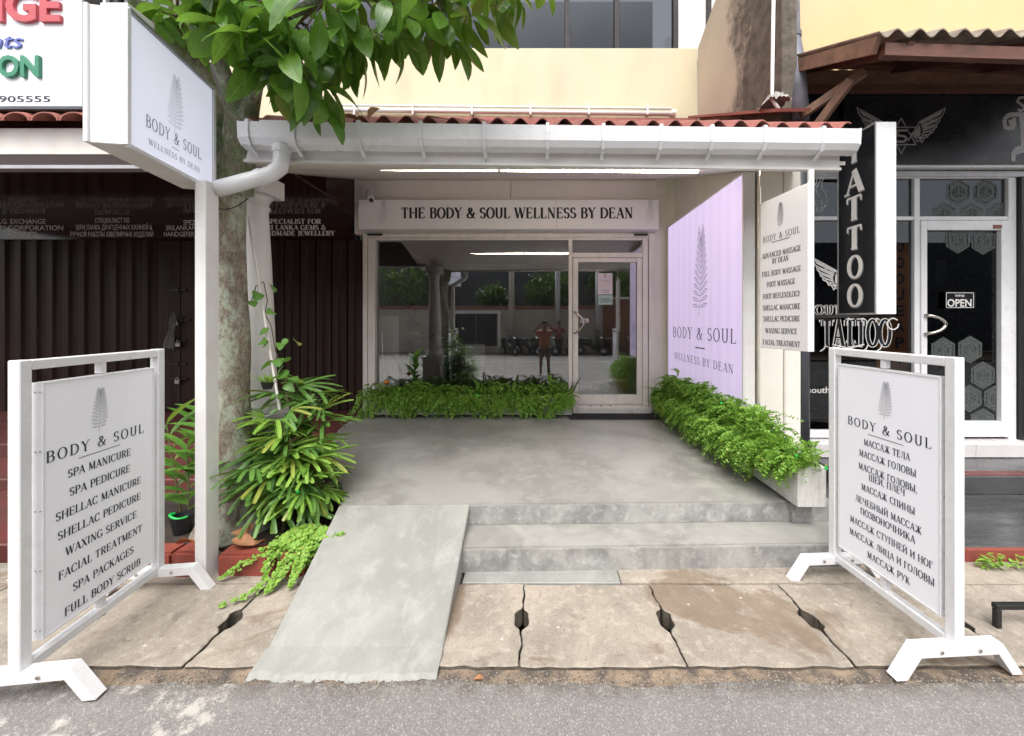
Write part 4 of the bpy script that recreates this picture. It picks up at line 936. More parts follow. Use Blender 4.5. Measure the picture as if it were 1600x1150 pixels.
frame_sign('white standing frame sign with a Russian treatment list at the right end of steps', (2.076, 1.925), (2.035, 2.645),
           [(t_, Z6(*a), Z6(*b_), c, k_) for t_, a, b_, c, k_ in rows], None, (1369, 1396, 595, 656), True, M['inknavy'], (Z6(290, 297), Z6(408, 330)), zp=(.25, 1.46), na=.05)

# black metal rail, right edge
rl = thing('metal_rail', 'low black square-tube metal stand on the footpath at the right edge', 'stand', (2.3, 1.9, 0))
a = W(1552, 955, 2.22); x0 = a.x
BX('leg', M['black_paint'], rl, x0-.0, x0+.03, 2.20, 2.23, .0, .105); BX('leg', M['black_paint'], rl, x0+.5, x0+.53, 2.20, 2.23, .0, .105)
BX('top_bar', M['black_paint'], rl, x0-.002, x0+.532, 2.198, 2.232, .106, .136)

# ================================================================== planters and their trailing plants
def trough(name, label, x0, x1, y0, y1, z0, z1, cuts, axis):
    o = thing(name, label, 'planter', ((x0+x1)/2, (y0+y1)/2, z0)); e = .02
    for a, b_ in zip(cuts, cuts[1:]):
        X0, X1, Y0, Y1 = (a+.003, b_-.003, y0, y1) if axis == 'x' else (x0, x1, a+.003, b_-.003)
        b = MB(); b.box(X0, X1, Y0, Y0+e, z0, z1); b.box(X0, X1, Y1-e, Y1, z0, z1); b.box(X0, X0+e, Y0+e+.0005, Y1-e-.0005, z0, z1); b.box(X1-e, X1, Y0+e+.0005, Y1-e-.0005, z0, z1)
        b.box(X0+e+.0005, X1-e-.0005, Y0+e+.0005, Y1-e-.0005, z0, z0+.02); b.build('trough', M['planter'], o, bev=.003)
        BX('soil', M['soil'], o, X0+e+.001, X1-e-.001, Y0+e+.001, Y1-e-.001, z1-.08, z1-.03, bev=0)
    return o
wz = ZD+.03
trough('window_planter', 'long white cement planter standing below the shop window', -2.55, .52, 5.78, 6.06, wz, wz+.26, [-2.55, -1.83, -1.1, -.38, .02, .52], 'x')
trough('wall_planter', 'long white cement planter under the lavender sign along the right wall', 1.955, 2.17, 2.90, 5.95, wz, wz+.30, [2.90, 3.75, 4.6, 5.3, 5.95], 'y')
BX('plinth', M['riser'], bpy.data.objects['wall_planter'], 2.0, 2.16, 3.03, 3.6, .17, wz-.001)
MB().box(1.99, 2.16, 3.1, 5.9, ZD+.001, wz-.001).build('plinth', M['pot_black'], bpy.data.objects['wall_planter'])  # supporting strip, coloured black to paint the shadow gap under the troughs
def sprig_variants(seed, L, pairs, lw, ll, n=5):
    out = []
    for k in range(n):
        r = random.Random(seed+k); vs = []; fs = []; prev = None
        curl = r.uniform(.9, 2.2)
        for i in range(pairs+1):
            t = i/pairs; p = Vector((L*t*(1-.25*t), 0, L*(.32*t-curl*.55*t*t)))
            if prev is not None:
                o = len(vs); q = Vector((0, .0015, 0)); vs += [prev-q, prev+q, p+q, p-q]; fs.append((o, o+1, o+2, o+3))
            if i:
                for s in (-1, 1):
                    sc = (.75+.5*sin(pi*t))*r.uniform(.8, 1.2); dv = Vector((.45, s, r.uniform(-.25, .35))).normalized()*ll*sc
                    sd = Vector((1, -s*.4, 0)).normalized()*lw*sc; tw = Vector((0, 0, r.uniform(-.5, .5)*lw))
                    o = len(vs); vs += [p, p+dv*.5+sd*.5+tw, p+dv, p+dv*.5-sd*.5-tw]; fs.append((o, o+1, o+2, o+3))
            prev = p
        out.append((vs, fs))
    return out
def trailing(name, label, pts_fn, count, seed, m, L=.24, pairs=13, lw=.017, ll=.022):
    sv = sprig_variants(seed, 1.0, pairs, lw/L, ll/L); r = random.Random(seed); vs = []; fs = []
    for i in range(count):
        p, d, s = pts_fn(r); mw = dirmat(p, d, r.uniform(-.6, .6), L*s); v, f = r.choice(sv); o = len(vs)
        vs += [mw @ q for q in v]; fs += [tuple(k+o for k in q) for q in f]
    o = fastmesh(name, vs, fs, m); return tag(o, label, 'plants', kind='stuff')
def wp(r):                                                        # window planter: spills to the front and left end
    x = r.uniform(-2.56, .52); lump = max(0, min(1, .5+1.1*noise.noise(Vector((x*3.4, 1, 0)))))
    if r.random() < .5:
        return Vector((x, r.uniform(5.80, 6.04), wz+.20+r.uniform(.02, .26)*(.3+lump*.7))), Vector((r.uniform(-.8, .8), r.uniform(-1, .1), r.uniform(-.1, .9))), r.uniform(.6, 1.1)
    h = r.random()**1.2; return Vector((x+(r.uniform(-.12, 0) if x < -2.3 else 0), 5.78-r.uniform(0, .10)*(1-h*.3), wz+.32-h*(.06+.34*lump))), Vector((r.uniform(-.5, .5), -1, r.uniform(-1.2, .4))), r.uniform(.5, 1.0)
trailing('trailing_plants', 'bright green trailing plants spilling over the planter below the shop window', wp, 1600, 11, M['fern'], L=.22, lw=.021, ll=.027)
def sp_(r):
    y = 2.88+(5.95-2.88)*r.random()**.9; lump = .5+.5*noise.noise(Vector((y*2.1, 5, 0))); near = 1 if y > 3.35 else .15+max(0, (y-2.9))
    if r.random() < .5:
        return Vector((r.uniform(1.95, 2.15), y, wz+.25+r.uniform(.02, .34)*(.4+lump)*max(.5, min(1, near)))), Vector((r.uniform(-1, .1), r.uniform(-.8, .8), r.uniform(0, .9))), r.uniform(.6, 1.1)
    h = r.random()**1.1; return Vector((1.955-r.uniform(0, .14)*near, y, wz+.36-h*(.06+.24*lump)*min(1, near))), Vector((-1, r.uniform(-.6, .6), r.uniform(-1.1, .5))), r.uniform(.5, 1.05)
trailing('trailing_plants', 'bright green trailing plants filling the planter under the lavender sign', sp_, 2500, 23, M['fern'], L=.23, lw=.019, ll=.025)
def plant(name, label, base, n, L, Wd, m, seed, up, spread=1, droop=.5, cat='plant', shape='lance', group=None):
    o = thing(name, label, cat, base, group)
    if True: blades(name, o, base, n, L, Wd, m, seed, up, spread, droop, shape)
    return o
plant('striped_dracaena', 'broad-leaved dracaena at the inner corner between door and lavender sign', (1.95, 5.72, .62), 14, .42, .085, M['ginger'], 31, .9, .8, .8)
plant('spiky_plant', 'thin dark spiky plant at the right end of the window planter', (.50, 5.95, .58), 16, .42, .014, M['darkleaf'], 32, 1.4, .5, .2)
plant('spiky_plant', 'tiny thin-leaved plant rising in front of the white pier over the right planter', (2.08, 3.65, .66), 8, .22, .012, M['darkleaf'], 33, 1.4, .6, .2)
# fairy lights
M['greenlamp'] = emis('green_fairy_lamp', (.01, .8, .10), .16, (.01, .25, .05))
for i, (px_, py_, Y, w) in enumerate(((1127, 630, 4.0, 'in the middle of the right planter'), (1245, 713, 2.96, 'on the rim of the right planter near the frame sign'), (1291, 732, 2.78, 'at the near end of the right planter'),
                          (746, 617, 5.72, 'in the window planter'), (465, 768, 2.86, 'inside the palm clump'))):
    c = W(px_, py_, Y); o = tag(MB().lathe([(.002, -.012), (.011, -.006), (.012, .002), (.006, .012), (.001, .016)], c, 8).build('fairy_lamp', M['greenlamp'], smooth=True), 'tiny green fairy lamp '+w, 'fairy light', 'green fairy lamps')
ob = tag(MB().tube([W(597, 520, 6.05), W(598, 560, 6.02), W(603, 590, 5.9)], .004, 6).build('cord', M['cream']), 'thin pale cord hanging inside the left edge of the window planter', 'cord')
c = W(604, 597, 5.75); M['amber'] = mat('amber_bauble', (.55, .22, .03), None, 3, .15, metal=.7)
tag(MB().lathe([(.004, -.04), (.03, -.025), (.04, 0), (.03, .025), (.006, .042)], c, 14).build('bauble', M['amber'], smooth=True), 'small shiny amber bauble hanging at the left end of the window planter', 'ornament')

# ================================================================== TREE, its bed and the plants round it
bed = tag(MB().prism([(-3.4, 2.80), (-1.56, 2.80), (-1.53, 3.0), (-1.62, 3.24), (-1.92, 3.66), (-2.32, 4.36), (-2.4, 4.54), (-2.7, 4.54), (-3.4, 4.0)], -.1, .11).build('planting_bed', M['soil']), kind='structure')
kb = thing('bed_kerb', 'low kerb of red painted blocks edging the bed round the tree', 'kerb', (-2.2, 2.68, 0))
for i, (a, c, s) in enumerate(((-3.05, -2.74, 0), (-2.73, -2.50, 1), (-2.49, -2.30, 2), (-2.20, -1.78, 3), (-1.76, -1.60, 4))):
    b = MB().box(a, c, 2.64+.01*(i % 2), 2.79, -.02, .15+.012*((i*7) % 3)); b.map(lambda v: v+Vector((.008*noise.noise(v*9), .01*noise.noise(v*7+Vector((4, 0, 0))), 0)))
    b.build('block', M['redbrick'], kb, bev=.018, seg=2)
BX('block', M['redbrick'], kb, -1.62, -1.50, 2.80, 3.2, -.02, .15, bev=.02)

tree = thing('shade_tree', 'old street tree with mossy lichened trunk and big glossy leaves over the porch', 'tree', (-2.37, 3.02, 0))
def trunk():
    b = MB(); n = 28; spec = [(0, 0), (.05, .3), (.12, .26), (.25, .215), (.45, .175), (.7, .145), (1.0, .128), (1.4, .122), (1.8, .125), (2.2, .122), (2.5, .127), (2.7, .135), (2.95, .15), (3.1, .14)]
    c = lambda z: Vector((-2.405+.02*sin(z*1.3)+.0*z, 3.03+.02*cos(z), z))
    zs = [3.2*i/90 for i in range(91)]
    def R(z):
        pts = [(0, .34), (.1, .29), (.25, .22), (.45, .178), (.8, .14), (1.2, .124), (1.6, .130), (2.0, .122), (2.4, .124), (2.7, .14), (3.0, .16), (3.3, .12)]
        for (a, ra), (d, rd) in zip(pts, pts[1:]):
            if z <= d: t = (z-a)/(d-a); return ra+(rd-ra)*t
        return .12
    for z in zs:
        p = c(z)
        for k in range(n):
            a = 2*pi*k/n; q = Vector((cos(a)*2, sin(a)*2, z*1.5)); r = .9*R(z)*(1+.07*noise.noise(q)+.035*noise.noise(q*3.1)+.10*max(0, .5-z)*2*sin(a*4+1))
            b.v.append(p+Vector((cos(a)*r, sin(a)*r, 0)))
    for i in range(90):
        for k in range(n): j = (k+1) % n; b.f.append((i*n+k, i*n+j, (i+1)*n+j, (i+1)*n+k))
    return b.build('trunk', M['bark'], tree, smooth=True)
tr = trunk()
def limb(pts, r0, r1, parent=tree, name='branch', m='bark', n=12):
    P_ = [Vector(p) for p in pts]; out = []
    k = 6
    for i in range(len(P_)-1):
        p0, p1, p2, p3 = P_[max(i-1, 0)], P_[i], P_[i+1], P_[min(i+2, len(P_)-1)]
        for j in range(k):
            t = j/k; out.append(.5*((2*p1)+(-p0+p2)*t+(2*p0-5*p1+4*p2-p3)*t*t+(-p0+3*p1-3*p2+p3)*t**3))
    out.append(P_[-1]); rad = [r0+(r1-r0)*i/(len(out)-1) for i in range(len(out))]
    return MB().tube(out, rad, n).build(name, M[m], parent, smooth=True)
top = Vector((-2.36, 3.03, 3.05))
limb([top-Vector((.02, 0, .25)), (-2.50, 2.98, 3.35), (-2.62, 2.95, 3.8), (-2.75, 2.95, 4.6), (-2.9, 2.9, 5.4)], .115, .05)
limb([top-Vector((0, 0, .3)), (-2.24, 2.95, 3.35), (-2.05, 2.85, 3.75), (-1.7, 2.75, 4.3), (-1.3, 2.6, 4.9)], .12, .05)
limb([(-2.2, 2.93, 3.4), (-1.9, 2.70, 3.62), (-1.5, 2.55, 3.82), (-.9, 2.45, 3.95), (-.35, 2.42, 4.05)], .06, .015)
limb([(-2.25, 2.93, 3.3), (-2.2, 2.65, 3.6), (-2.1, 2.3, 3.85), (-1.9, 2.0, 4.1)], .06, .02)
limb([(-2.55, 2.97, 3.6), (-2.7, 2.6, 3.9), (-2.85, 2.3, 4.1)], .05, .02)
LM = [leaf_mesh('tree_leaf', M['leaf'], .235, .105, .22, d_, 'obovate', 8) for d_ in (.1, .3, .5, .75)]
LMd = [data_of(m_) for m_ in LM]
R_ = random.Random(42)
# lower outline of the crown as the photograph shows it
out_l = [(205, 30), (240, 60), (285, 70), (310, 70), (360, 95), (400, 120), (430, 170), (500, 180), (560, 150), (600, 112), (650, 105), (700, 108), (740, 92), (775, 70), (800, 15)]
def low(px_):
    for (a, ya), (b_, yb_) in zip(out_l, out_l[1:]):
        if a <= px_ <= b_: return ya+(yb_-ya)*(px_-a)/(b_-a)
    return -60
clusters = []
hand = [(430, 140, 2.45), (470, 128, 2.5), (505, 150, 2.55), (395, 60, 2.25), (350, 40, 2.2), (325, 20, 2.3), (445, 70, 2.3), (480, 45, 2.35), (520, 70, 2.4), (560, 55, 2.4), (600, 45, 2.45),
        (640, 40, 2.45), (690, 35, 2.5), (735, 30, 2.5), (660, 10, 2.6), (770, 8, 2.55), (255, 25, 2.6), (285, 30, 2.75), (540, 20, 2.3), (610, 5, 2.3), (420, 10, 2.2), (375, 5, 2.4), (495, 95, 2.6),
        (415, 105, 2.5), (580, 70, 2.6), (700, 60, 2.6), (555, 90, 2.5), (460, 95, 2.45), (240, 5, 2.9), (800, 3, 2.6), (400, 105, 2.45), (425, 95, 2.6), (445, 110, 2.7), (378, 75, 2.4), (455, 155, 2.6), (500, 178, 2.62), (405, 30, 2.5), (530, 110, 2.55), (620, 75, 2.5), (330, 55, 2.5)]
for a, c, Y in hand: clusters.append(W(a, c-(16 if c > 60 else 6), Y))
for i in range(62):
    px_ = R_.uniform(225, 790); Y = R_.uniform(2.1, 2.95); hi = low(px_)-75
    py_ = R_.uniform(-330, max(-200, hi)); clusters.append(W(px_, py_, Y))
for i in range(75): clusters.append(Vector((R_.uniform(-3.6, .1), R_.uniform(1.6, 3.6), R_.uniform(4.3, 5.8))))
leaves = []
for ci, c in enumerate(clusters):
    k = R_.randint(5, 8)
    for j in range(k):
        a = 2*pi*j/k+R_.uniform(-.4, .4); e = R_.uniform(-1.5, .05) if ci < 40 else R_.uniform(-1.2, .5)
        d = Vector((cos(a), sin(a), e)); leaves.append((c+Vector((cos(a)*.02, sin(a)*.02, R_.uniform(-.05, .05))), d, R_.uniform(-.8, .8), R_.uniform(.55, 1.25)))
def vis(l):
    p = l[0]; x = CX+FX*p.x/p.y; y = CY-FX*(p.z-H)/p.y; return (0 if (y > -60 and 150 < x < 900) else 1, p.y)
leaves.sort(key=vis)
bv, bf = [], []
for i, (p, d, ro, s) in enumerate(leaves):
    if i < 290: part('leaf', LM[i % 4], tree, dirmat(p, d, ro, s))
    else:
        mw = dirmat(p, d, ro, s); v, f = LMd[i % 4]; o = len(bv); bv += [mw @ q-BASE[tree.name] for q in v]; bf += [tuple(k+o for k in q) for q in f]
M['leaf2'] = leafmat('crown_leaf', (.05, .14, .018), (.10, .24, .03), .3, .35)
crown = fastmesh('crown', bv, bf, M['leaf2'], tree); crown['kind'] = 'stuff'
tw = MB()                                                        # twigs that carry the leaf whorls
for i, c in enumerate(clusters):
    tgt = min((Vector(q) for q in ((-2.1, 2.8, 3.7), (-1.7, 2.6, 3.8), (-1.2, 2.5, 3.9), (-.6, 2.43, 4.0), (-2.6, 2.8, 3.8), (-2.1, 2.3, 3.9), (-1.5, 2.7, 4.6), (-2.8, 2.9, 4.8))), key=lambda q: (q-c).length)
    m_ = (c+tgt)/2+Vector((R_.uniform(-.06, .06), R_.uniform(-.06, .06), .08)); tw.tube([tgt, m_, c], [.012, .008, .005], 5, cap=False)
o = tw.build('twigs', M['branch'], tree); o['kind'] = 'stuff'

# rhapis palms
def frond_meshes(seed, m, L=.30, w=.031):
    out = []
    for k in range(5):
        r = random.Random(seed+k); n = r.randint(6, 9); vs = []; fs = []
        for i in range(n):
            a = radians(-78+156*i/(n-1)+r.uniform(-5, 5)); l_ = L*(1-.22*abs(a)/1.5)*r.uniform(.85, 1.08); dr = r.uniform(.12, .5)
            seg = 6; o = len(vs)
            for j in range(seg+1):
                t = j/seg; ww = w/2*min(1, .35+t*2.2)*(1 if t < .97 else .75); x = l_*t; z = .06*L-dr*L*t*t+.05*L*t
                c = Vector((x*cos(a), x*sin(a), z)); s = Vector((-sin(a), cos(a), 0))*ww
                vs += [c+s+Vector((0, 0, ww*.5)), c, c-s+Vector((0, 0, ww*.5))]
            for j in range(seg): q = o+3*j; fs += [(q, q+3, q+4, q+1), (q+1, q+4, q+5, q+2)]
        me = bpy.data.meshes.new('palm_frond'); me.from_pydata([tuple(v) for v in vs], [], fs); me.materials.append(m); me.polygons.foreach_set('use_smooth', [True]*len(me.polygons)); out.append(me)
    return out
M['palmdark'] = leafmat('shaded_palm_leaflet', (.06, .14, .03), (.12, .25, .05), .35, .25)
def rhapis(label, stems, seed, mats, L=.3):
    r = random.Random(seed); base = stems[0][0]; o = thing('lady_palm', label, 'palm', (base[0], base[1], .1))
    fm = [frond_meshes(seed+9*i, m_, L) for i, m_ in enumerate(mats)]
    for (b0, t0, n) in stems:
        b0, t0 = Vector(b0), Vector(t0); MB().tube([b0, (b0+t0)/2+Vector((.02, 0, 0)), t0], [.014, .012, .009], 7).build('stem', M['stem'], o)
        for i in range(n):
            t = .45+.6*(i+.5)/n; p = b0.lerp(t0, min(t, 1)); a = i*2.4+r.uniform(-.4, .4); e = .9*(t-.5)*1.6+r.uniform(-.2, .25)
            a = a if cos(a+pi/2) > -.4 or r.random() < .6 else a+pi
            pet = r.uniform(.03, .11); d = Vector((cos(a), sin(a), e)).normalized(); q = p+d*pet
            MB().tube([p, q], [.004, .003], 5, cap=False).build('petiole', M['stem'], o)
            part('frond', r.choice(fm[r.randrange(len(fm))]), o, dirmat(q, d+Vector((0, 0, -.25)), r.uniform(-.5, .5), r.uniform(.65, 1.1)))
    return o
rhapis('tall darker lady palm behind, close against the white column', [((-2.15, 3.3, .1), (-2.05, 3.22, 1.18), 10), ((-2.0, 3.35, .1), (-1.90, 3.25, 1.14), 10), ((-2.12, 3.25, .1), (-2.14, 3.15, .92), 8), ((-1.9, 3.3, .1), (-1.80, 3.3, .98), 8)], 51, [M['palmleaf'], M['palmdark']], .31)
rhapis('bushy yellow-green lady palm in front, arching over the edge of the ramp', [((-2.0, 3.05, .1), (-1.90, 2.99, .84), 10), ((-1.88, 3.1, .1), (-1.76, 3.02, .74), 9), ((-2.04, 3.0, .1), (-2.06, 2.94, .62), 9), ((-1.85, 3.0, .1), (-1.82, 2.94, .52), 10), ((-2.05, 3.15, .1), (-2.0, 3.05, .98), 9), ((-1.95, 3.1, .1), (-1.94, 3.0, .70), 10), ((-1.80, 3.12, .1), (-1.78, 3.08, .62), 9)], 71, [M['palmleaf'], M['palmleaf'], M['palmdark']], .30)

# ginger-like plants behind the post
def ginger(label, base, h, n, seed, lean=(0, 0)):
    r = random.Random(seed); o = thing('ginger_plant', label, 'plant', base); b0 = Vector(base); t0 = b0+Vector((lean[0], lean[1], h)); MB().tube([b0, (b0+t0)/2, t0], [.008, .007, .004], 6).build('stem', M['stem'], o)
    me = [leaf_mesh('ginger_leaf', M['ginger'], .30, .095, .35, q, 'lance') for q in (.15, .4, .65)]
    for i in range(n):
        t = .2+.8*i/(n-1); a = (i % 2)*pi+.5+r.uniform(-.5, .5); part('leaf', r.choice(me), o, dirmat(b0.lerp(t0, t), (cos(a), sin(a), .9+.4*t), r.uniform(-.3, .3), r.uniform(.8, 1.2)))
for i, (x, y, h, lx, lab) in enumerate(((-2.98, 3.25, .80, -.08, 'leafy green ginger plant at the far left of the bed beside the red step'), (-2.80, 3.12, .66, .03, 'leafy green ginger plant in the middle between frame sign and post'),
                          (-2.62, 3.2, .74, .03, 'leafy ginger plant nearest the white post'), (-2.95, 3.5, .85, .0, 'ginger plant at the back of the bed behind the frame sign'))):
    ginger(lab, (x, y, .10), h, 13, 60+i, (lx, -.05))
# dark pot and green glass ornament; its glow is put in, no lamp there
o = thing('garden_pot', 'small black pot half hidden among the ginger leaves behind the post', 'pot', (-2.72, 3.0, .1)); MB().lathe([(.05, 0), (.075, .13), (.08, .14), (.065, .14), (.06, .11), (0, .11)], (-2.75, 3.0, .11), 14).build('pot', M['pot_black'], o)
MB().tube([(-2.75+.07*cos(radians(q)), 3.0+.07*sin(radians(q)), .26+.012*sin(radians(q*2))) for q in range(170, 340, 12)], .008, 6).build('rim', M['greenlamp'], o)

# creeping plant over kerb
cv, cf = [], []; r = random.Random(5)
def disc(p, nrm, rad):
    nrm = nrm.normalized(); u_ = nrm.orthogonal().normalized(); v_ = nrm.cross(u_); o = len(cv)
    for k in range(6): a = 2*pi*k/6; cv.append(p+(u_*cos(a)+v_*sin(a)*1.15)*rad+nrm*(.15*rad*cos(2*a)))
    cf.append(tuple(o+k for k in range(6)))
for i in range(1500):
    a = r.uniform(0, 2*pi); q = sqrt(r.random()); x = -1.66+q*cos(a)*.24; y = 2.80+q*sin(a)*.16; z = .24-.12*q*q+r.uniform(-.03, .03)
    if y < 2.68: z = max(.02, z-(2.68-y)*1.2)
    disc(Vector((x, y, z)), Vector((r.uniform(-.6, .6), r.uniform(-1, .1), 1)), r.uniform(.009, .017))
for (p0, p1, p2, n) in (((-1.8, 2.78, .2), (-1.95, 2.62, .12), (-2.12, 2.58, .02), 130), ((-1.7, 2.7, .2), (-1.66, 2.58, .08), (-1.72, 2.46, .02), 260), ((-1.68, 2.62, .1), (-1.75, 2.45, .02), (-1.93, 2.34, .02), 110), ((-1.55, 2.75, .2), (-1.50, 2.72, .22), (-1.36, 2.74, .25), 70),
                        ((-1.6, 2.7, .2), (-1.58, 2.58, .10), (-1.60, 2.50, .02), 220), ((-1.8, 2.72, .2), (-1.82, 2.6, .12), (-1.80, 2.56, .03), 160)):
    p0, p1, p2 = map(Vector, (p0, p1, p2))
    for i in range(n):
        t = r.random(); p = p0*(1-t)**2+p1*2*t*(1-t)+p2*t*t; w = .045*(1-t)+.012
        disc(p+Vector((r.uniform(-w, w), r.uniform(-w, w)*.7, r.uniform(0, .02))), Vector((r.uniform(-.6, .6), r.uniform(-1, 0), 1)), r.uniform(.008, .015)*(1-.3*t))
tag(fastmesh('creeping_plant', cv, cf, M['creeper']), 'bright creeping plant with tiny round leaves spilling over the red kerb beside the ramp', 'plant', kind='stuff')
# vine and small pot by the column
vine = thing('heart_leaf_vine', 'thin climbing vine with heart-shaped leaves hanging on the white column', 'vine', W(425, 590, 3.1))
vp = [W(393, 470, 3.18), W(400, 447, 3.18), W(412, 440, 3.18), W(418, 470, 3.16), W(414, 490, 3.16), W(424, 510, 3.14), W(430, 545, 3.12), W(440, 580, 3.1), W(450, 630, 3.08)]
MB().tube(vp, .004, 5).build('stem', M['branch'], vine)
hl = [leaf_mesh('vine_leaf', M['ginger'], .085, .075, .2, q, 'heart', 6) for q in (.1, .5)]
for i, (a, c) in enumerate(((392, 470), (404, 457), (423, 445), (427, 487), (421, 513), (408, 533), (420, 535), (438, 536), (450, 530), (461, 533), (436, 560), (444, 572), (452, 580), (446, 600), (455, 560), (430, 565), (455, 590))):
    part('leaf', hl[i % 2], vine, dirmat(W(a, c, 3.10), (R_.uniform(-1, 1), -.5, R_.uniform(-.9, .2)), R_.uniform(-1, 1), R_.uniform(.8, 1.2)))
pp = thing('small_potted_fern', 'small fern in a black pot hung on the column above the palms', 'potted plant', W(418, 600, 3.08)); c = W(418, 598, 3.06)
MB().lathe([(.03, -.05), (.045, 0), (.05, .005), (.04, .005), (0, -.005)], c, 12).build('pot', M['pot_black'], pp)
blades('pf', pp, tuple(c), 24, .13, .018, M['creeper'], 8, 1.0, .8, .6)
mb = MB().bar(W(418, 595, 3.08), W(420, 595, 3.2), .008, .008).build('hook', M['steel'], pp)
# pale pole leaning against the column
tag(MB().tube([W(388, 340, 3.2), W(437, 640, 3.05)], .010, 8).build('bamboo_cane', M['cream']), 'thin pale cane leaning on the white column behind the palms', 'cane')
# dry leaves
dl = leaf_mesh('dry', M['dryleaf'], .17, .085, .8, .3, 'obovate', 8)
def dry(p, d, ro, s, lab): o = bpy.data.objects.new('dry_leaf', dl); col0.objects.link(o); o.matrix_world = dirmat(Vector(p), d, ro, s); tag(o, lab, 'leaf', 'fallen dry leaves')
dry((-2.16, 2.74, .20), (1, -.2, .1), .5, 1.0, 'large curled dry leaf lying on the red kerb right of the post')
dry((-2.20, 2.78, .23), (.8, .3, .1), -2.4, .9, 'dry brown leaf lying uppermost behind the curled one on the kerb')
dry((-2.44, 2.76, .17), (-1, .2, .15), .6, .8, 'dry leaf lying on the kerb left of the post')
dry((-2.02, 2.77, .19), (.9, -.5, .0), 2.9, .7, 'dry leaf at the right end of the leaves on the kerb')
c = W(528, 183, 2.83); dry((c.x, c.y+.02, 3.25), (1, .2, .2), .4, .9, 'dry leaf caught in the gutter below the tree')
c = W(575, 180, 2.9); dry((c.x, c.y, 3.26), (.5, .1, .9), 1.2, .8, 'dry leaf standing up in the gutter among the roof waves')
dry((-.31, 1.90, -.008), (1, .3, 0), .2, .3, 'tiny dry leaf on the road edge left of the first slab gap')
# weeds at the right
for px_, py_, n, lab in ((1548, 868, 60, 'small green weed growing at the red step edge by the right frame sign'), (1590, 892, 26, 'small weed tuft at the right edge of the footpath')):
    c = W(px_, py_, 2.76); o = thing('weed', lab, 'weed', (c.x, 2.76, 0)); b = MB(); me = leaf_mesh('w', M['creeper'], .05, .02, .3, .3, 'lance', 4); v, f = data_of(me)
    for i in range(n): a = r.uniform(0, 6.28); merge_add(b, v, f, dirmat(Vector((c.x+r.uniform(-.08, .08), 2.76+r.uniform(-.05, .03), r.uniform(0, .07))), (cos(a), sin(a), r.uniform(-.1, 1.2)), 0, r.uniform(.6, 1.1)))
    q = b.build('foliage', M['creeper'], o); q['kind'] = 'stuff'

# ================================================================== BUILDING BEHIND, ABOVE THE PORCH
ub = thing('upper_storey', 'pale yellow upper storey with grey-framed windows above the porch roof', 'building', (-1, 6.2, 4.8))
YU = 6.12
def UX(p): return (p-CX)/FX*YU
def UZ(p): return H+(CY-p)/FX*YU
MB().box(-7, UX(1090), YU, YU+.2, 4.35, UZ(75)).build('wall', M['yellow'], ub, bev=.006)
MB().box(UX(1064), UX(1300), YU+.22, YU+.4, UZ(80), UZ(-180)).build('wall', M['white_wall'], ub)
MB().box(-7, UX(1064)-.004, YU+.32, YU+.5, UZ(-40)+.2, UZ(-200)).build('wall', M['white_wall'], ub)
wf = MB().box(-7, UX(1064)-.01, YU+.20, YU+.28, UZ(75)+.002, UZ(71)).build('window_frame', M['alum_dark'], ub)
for p in (60, 160, 300, 420, 540, 665, 790, 888, 968, 1063):
    BX('mullion', M['alum_dark'], wf, UX(p-4), UX(p+4), YU+.19, YU+.29, UZ(71)+.002, UZ(-60))
ps = (60, 160, 300, 420, 540, 665, 790, 888, 968, 1063)
for a, c in zip(ps, ps[1:]):
    q = MB(); q.add([(UX(a+4), YU+.24, UZ(71)), (UX(c-4), YU+.24, UZ(71)), (UX(c-4), YU+.24, UZ(-60)), (UX(a+4), YU+.24, UZ(-60))], [(0, 1, 2, 3)]); q.build('glass_pane', M['glass_up'], wf)
M['roomdark'] = mat('dark_room', (.10, .11, .12), None, 1, .8)
MB().box(-7, UX(1064), YU+1.5, YU+1.6, UZ(75), UZ(-120)).build('inner_wall', M['roomdark'], ub)
MB().box(-7, UX(1064), YU+.6, YU+.64, UZ(75), UZ(43)).build('blind', M['white_wall'], ub)
BX('window_frame', M['alum_dark'], ub, UX(1112), UX(1119), YU+.16, YU+.215, UZ(50), UZ(-120))
# side parapet wall with mould
xs_ = UX(1090); sw = MB(); yy0 = FX*xs_/(1222-CX)
def zt_(y): return H+428/251*xs_*1.0
prof = [(YU, 4.35), (yy0, 3.1), (yy0, zt_(0)+.9), (YU, zt_(0))]
q = MB(); q.add([(xs_, y, z) for y, z in prof]+[(xs_+.16, y, z) for y, z in prof], [(0, 3, 2, 1), (4, 5, 6, 7), (0, 1, 5, 4), (1, 2, 6, 5), (2, 3, 7, 6), (3, 0, 4, 7)]); q.build('side_parapet', M['stain'], ub, bev=.01)
cd = MB().tube([W(500, 171, 6.05), W(1050, 178, 6.05)], .035, 12).build('conduit', M['white'], ub, smooth=True)
MB().tube([W(500, 164, 6.08), W(1050, 170, 6.08)], .018, 8).build('conduit', M['white'], ub, smooth=True)
for p in (555, 646, 738, 829, 920, 1011): BX('pipe_clip', M['white'], cd, (p-CX)/FX*6.05-.012, (p-CX)/FX*6.05+.012, 6.005, 6.1, W(p, 181, 6.05).z, W(p, 163, 6.05).z)
MB().tube([W(1048, 177, 6.05), W(1055, 177, 6.05)], .055, 12).build('pipe_cap', M['white'], cd)
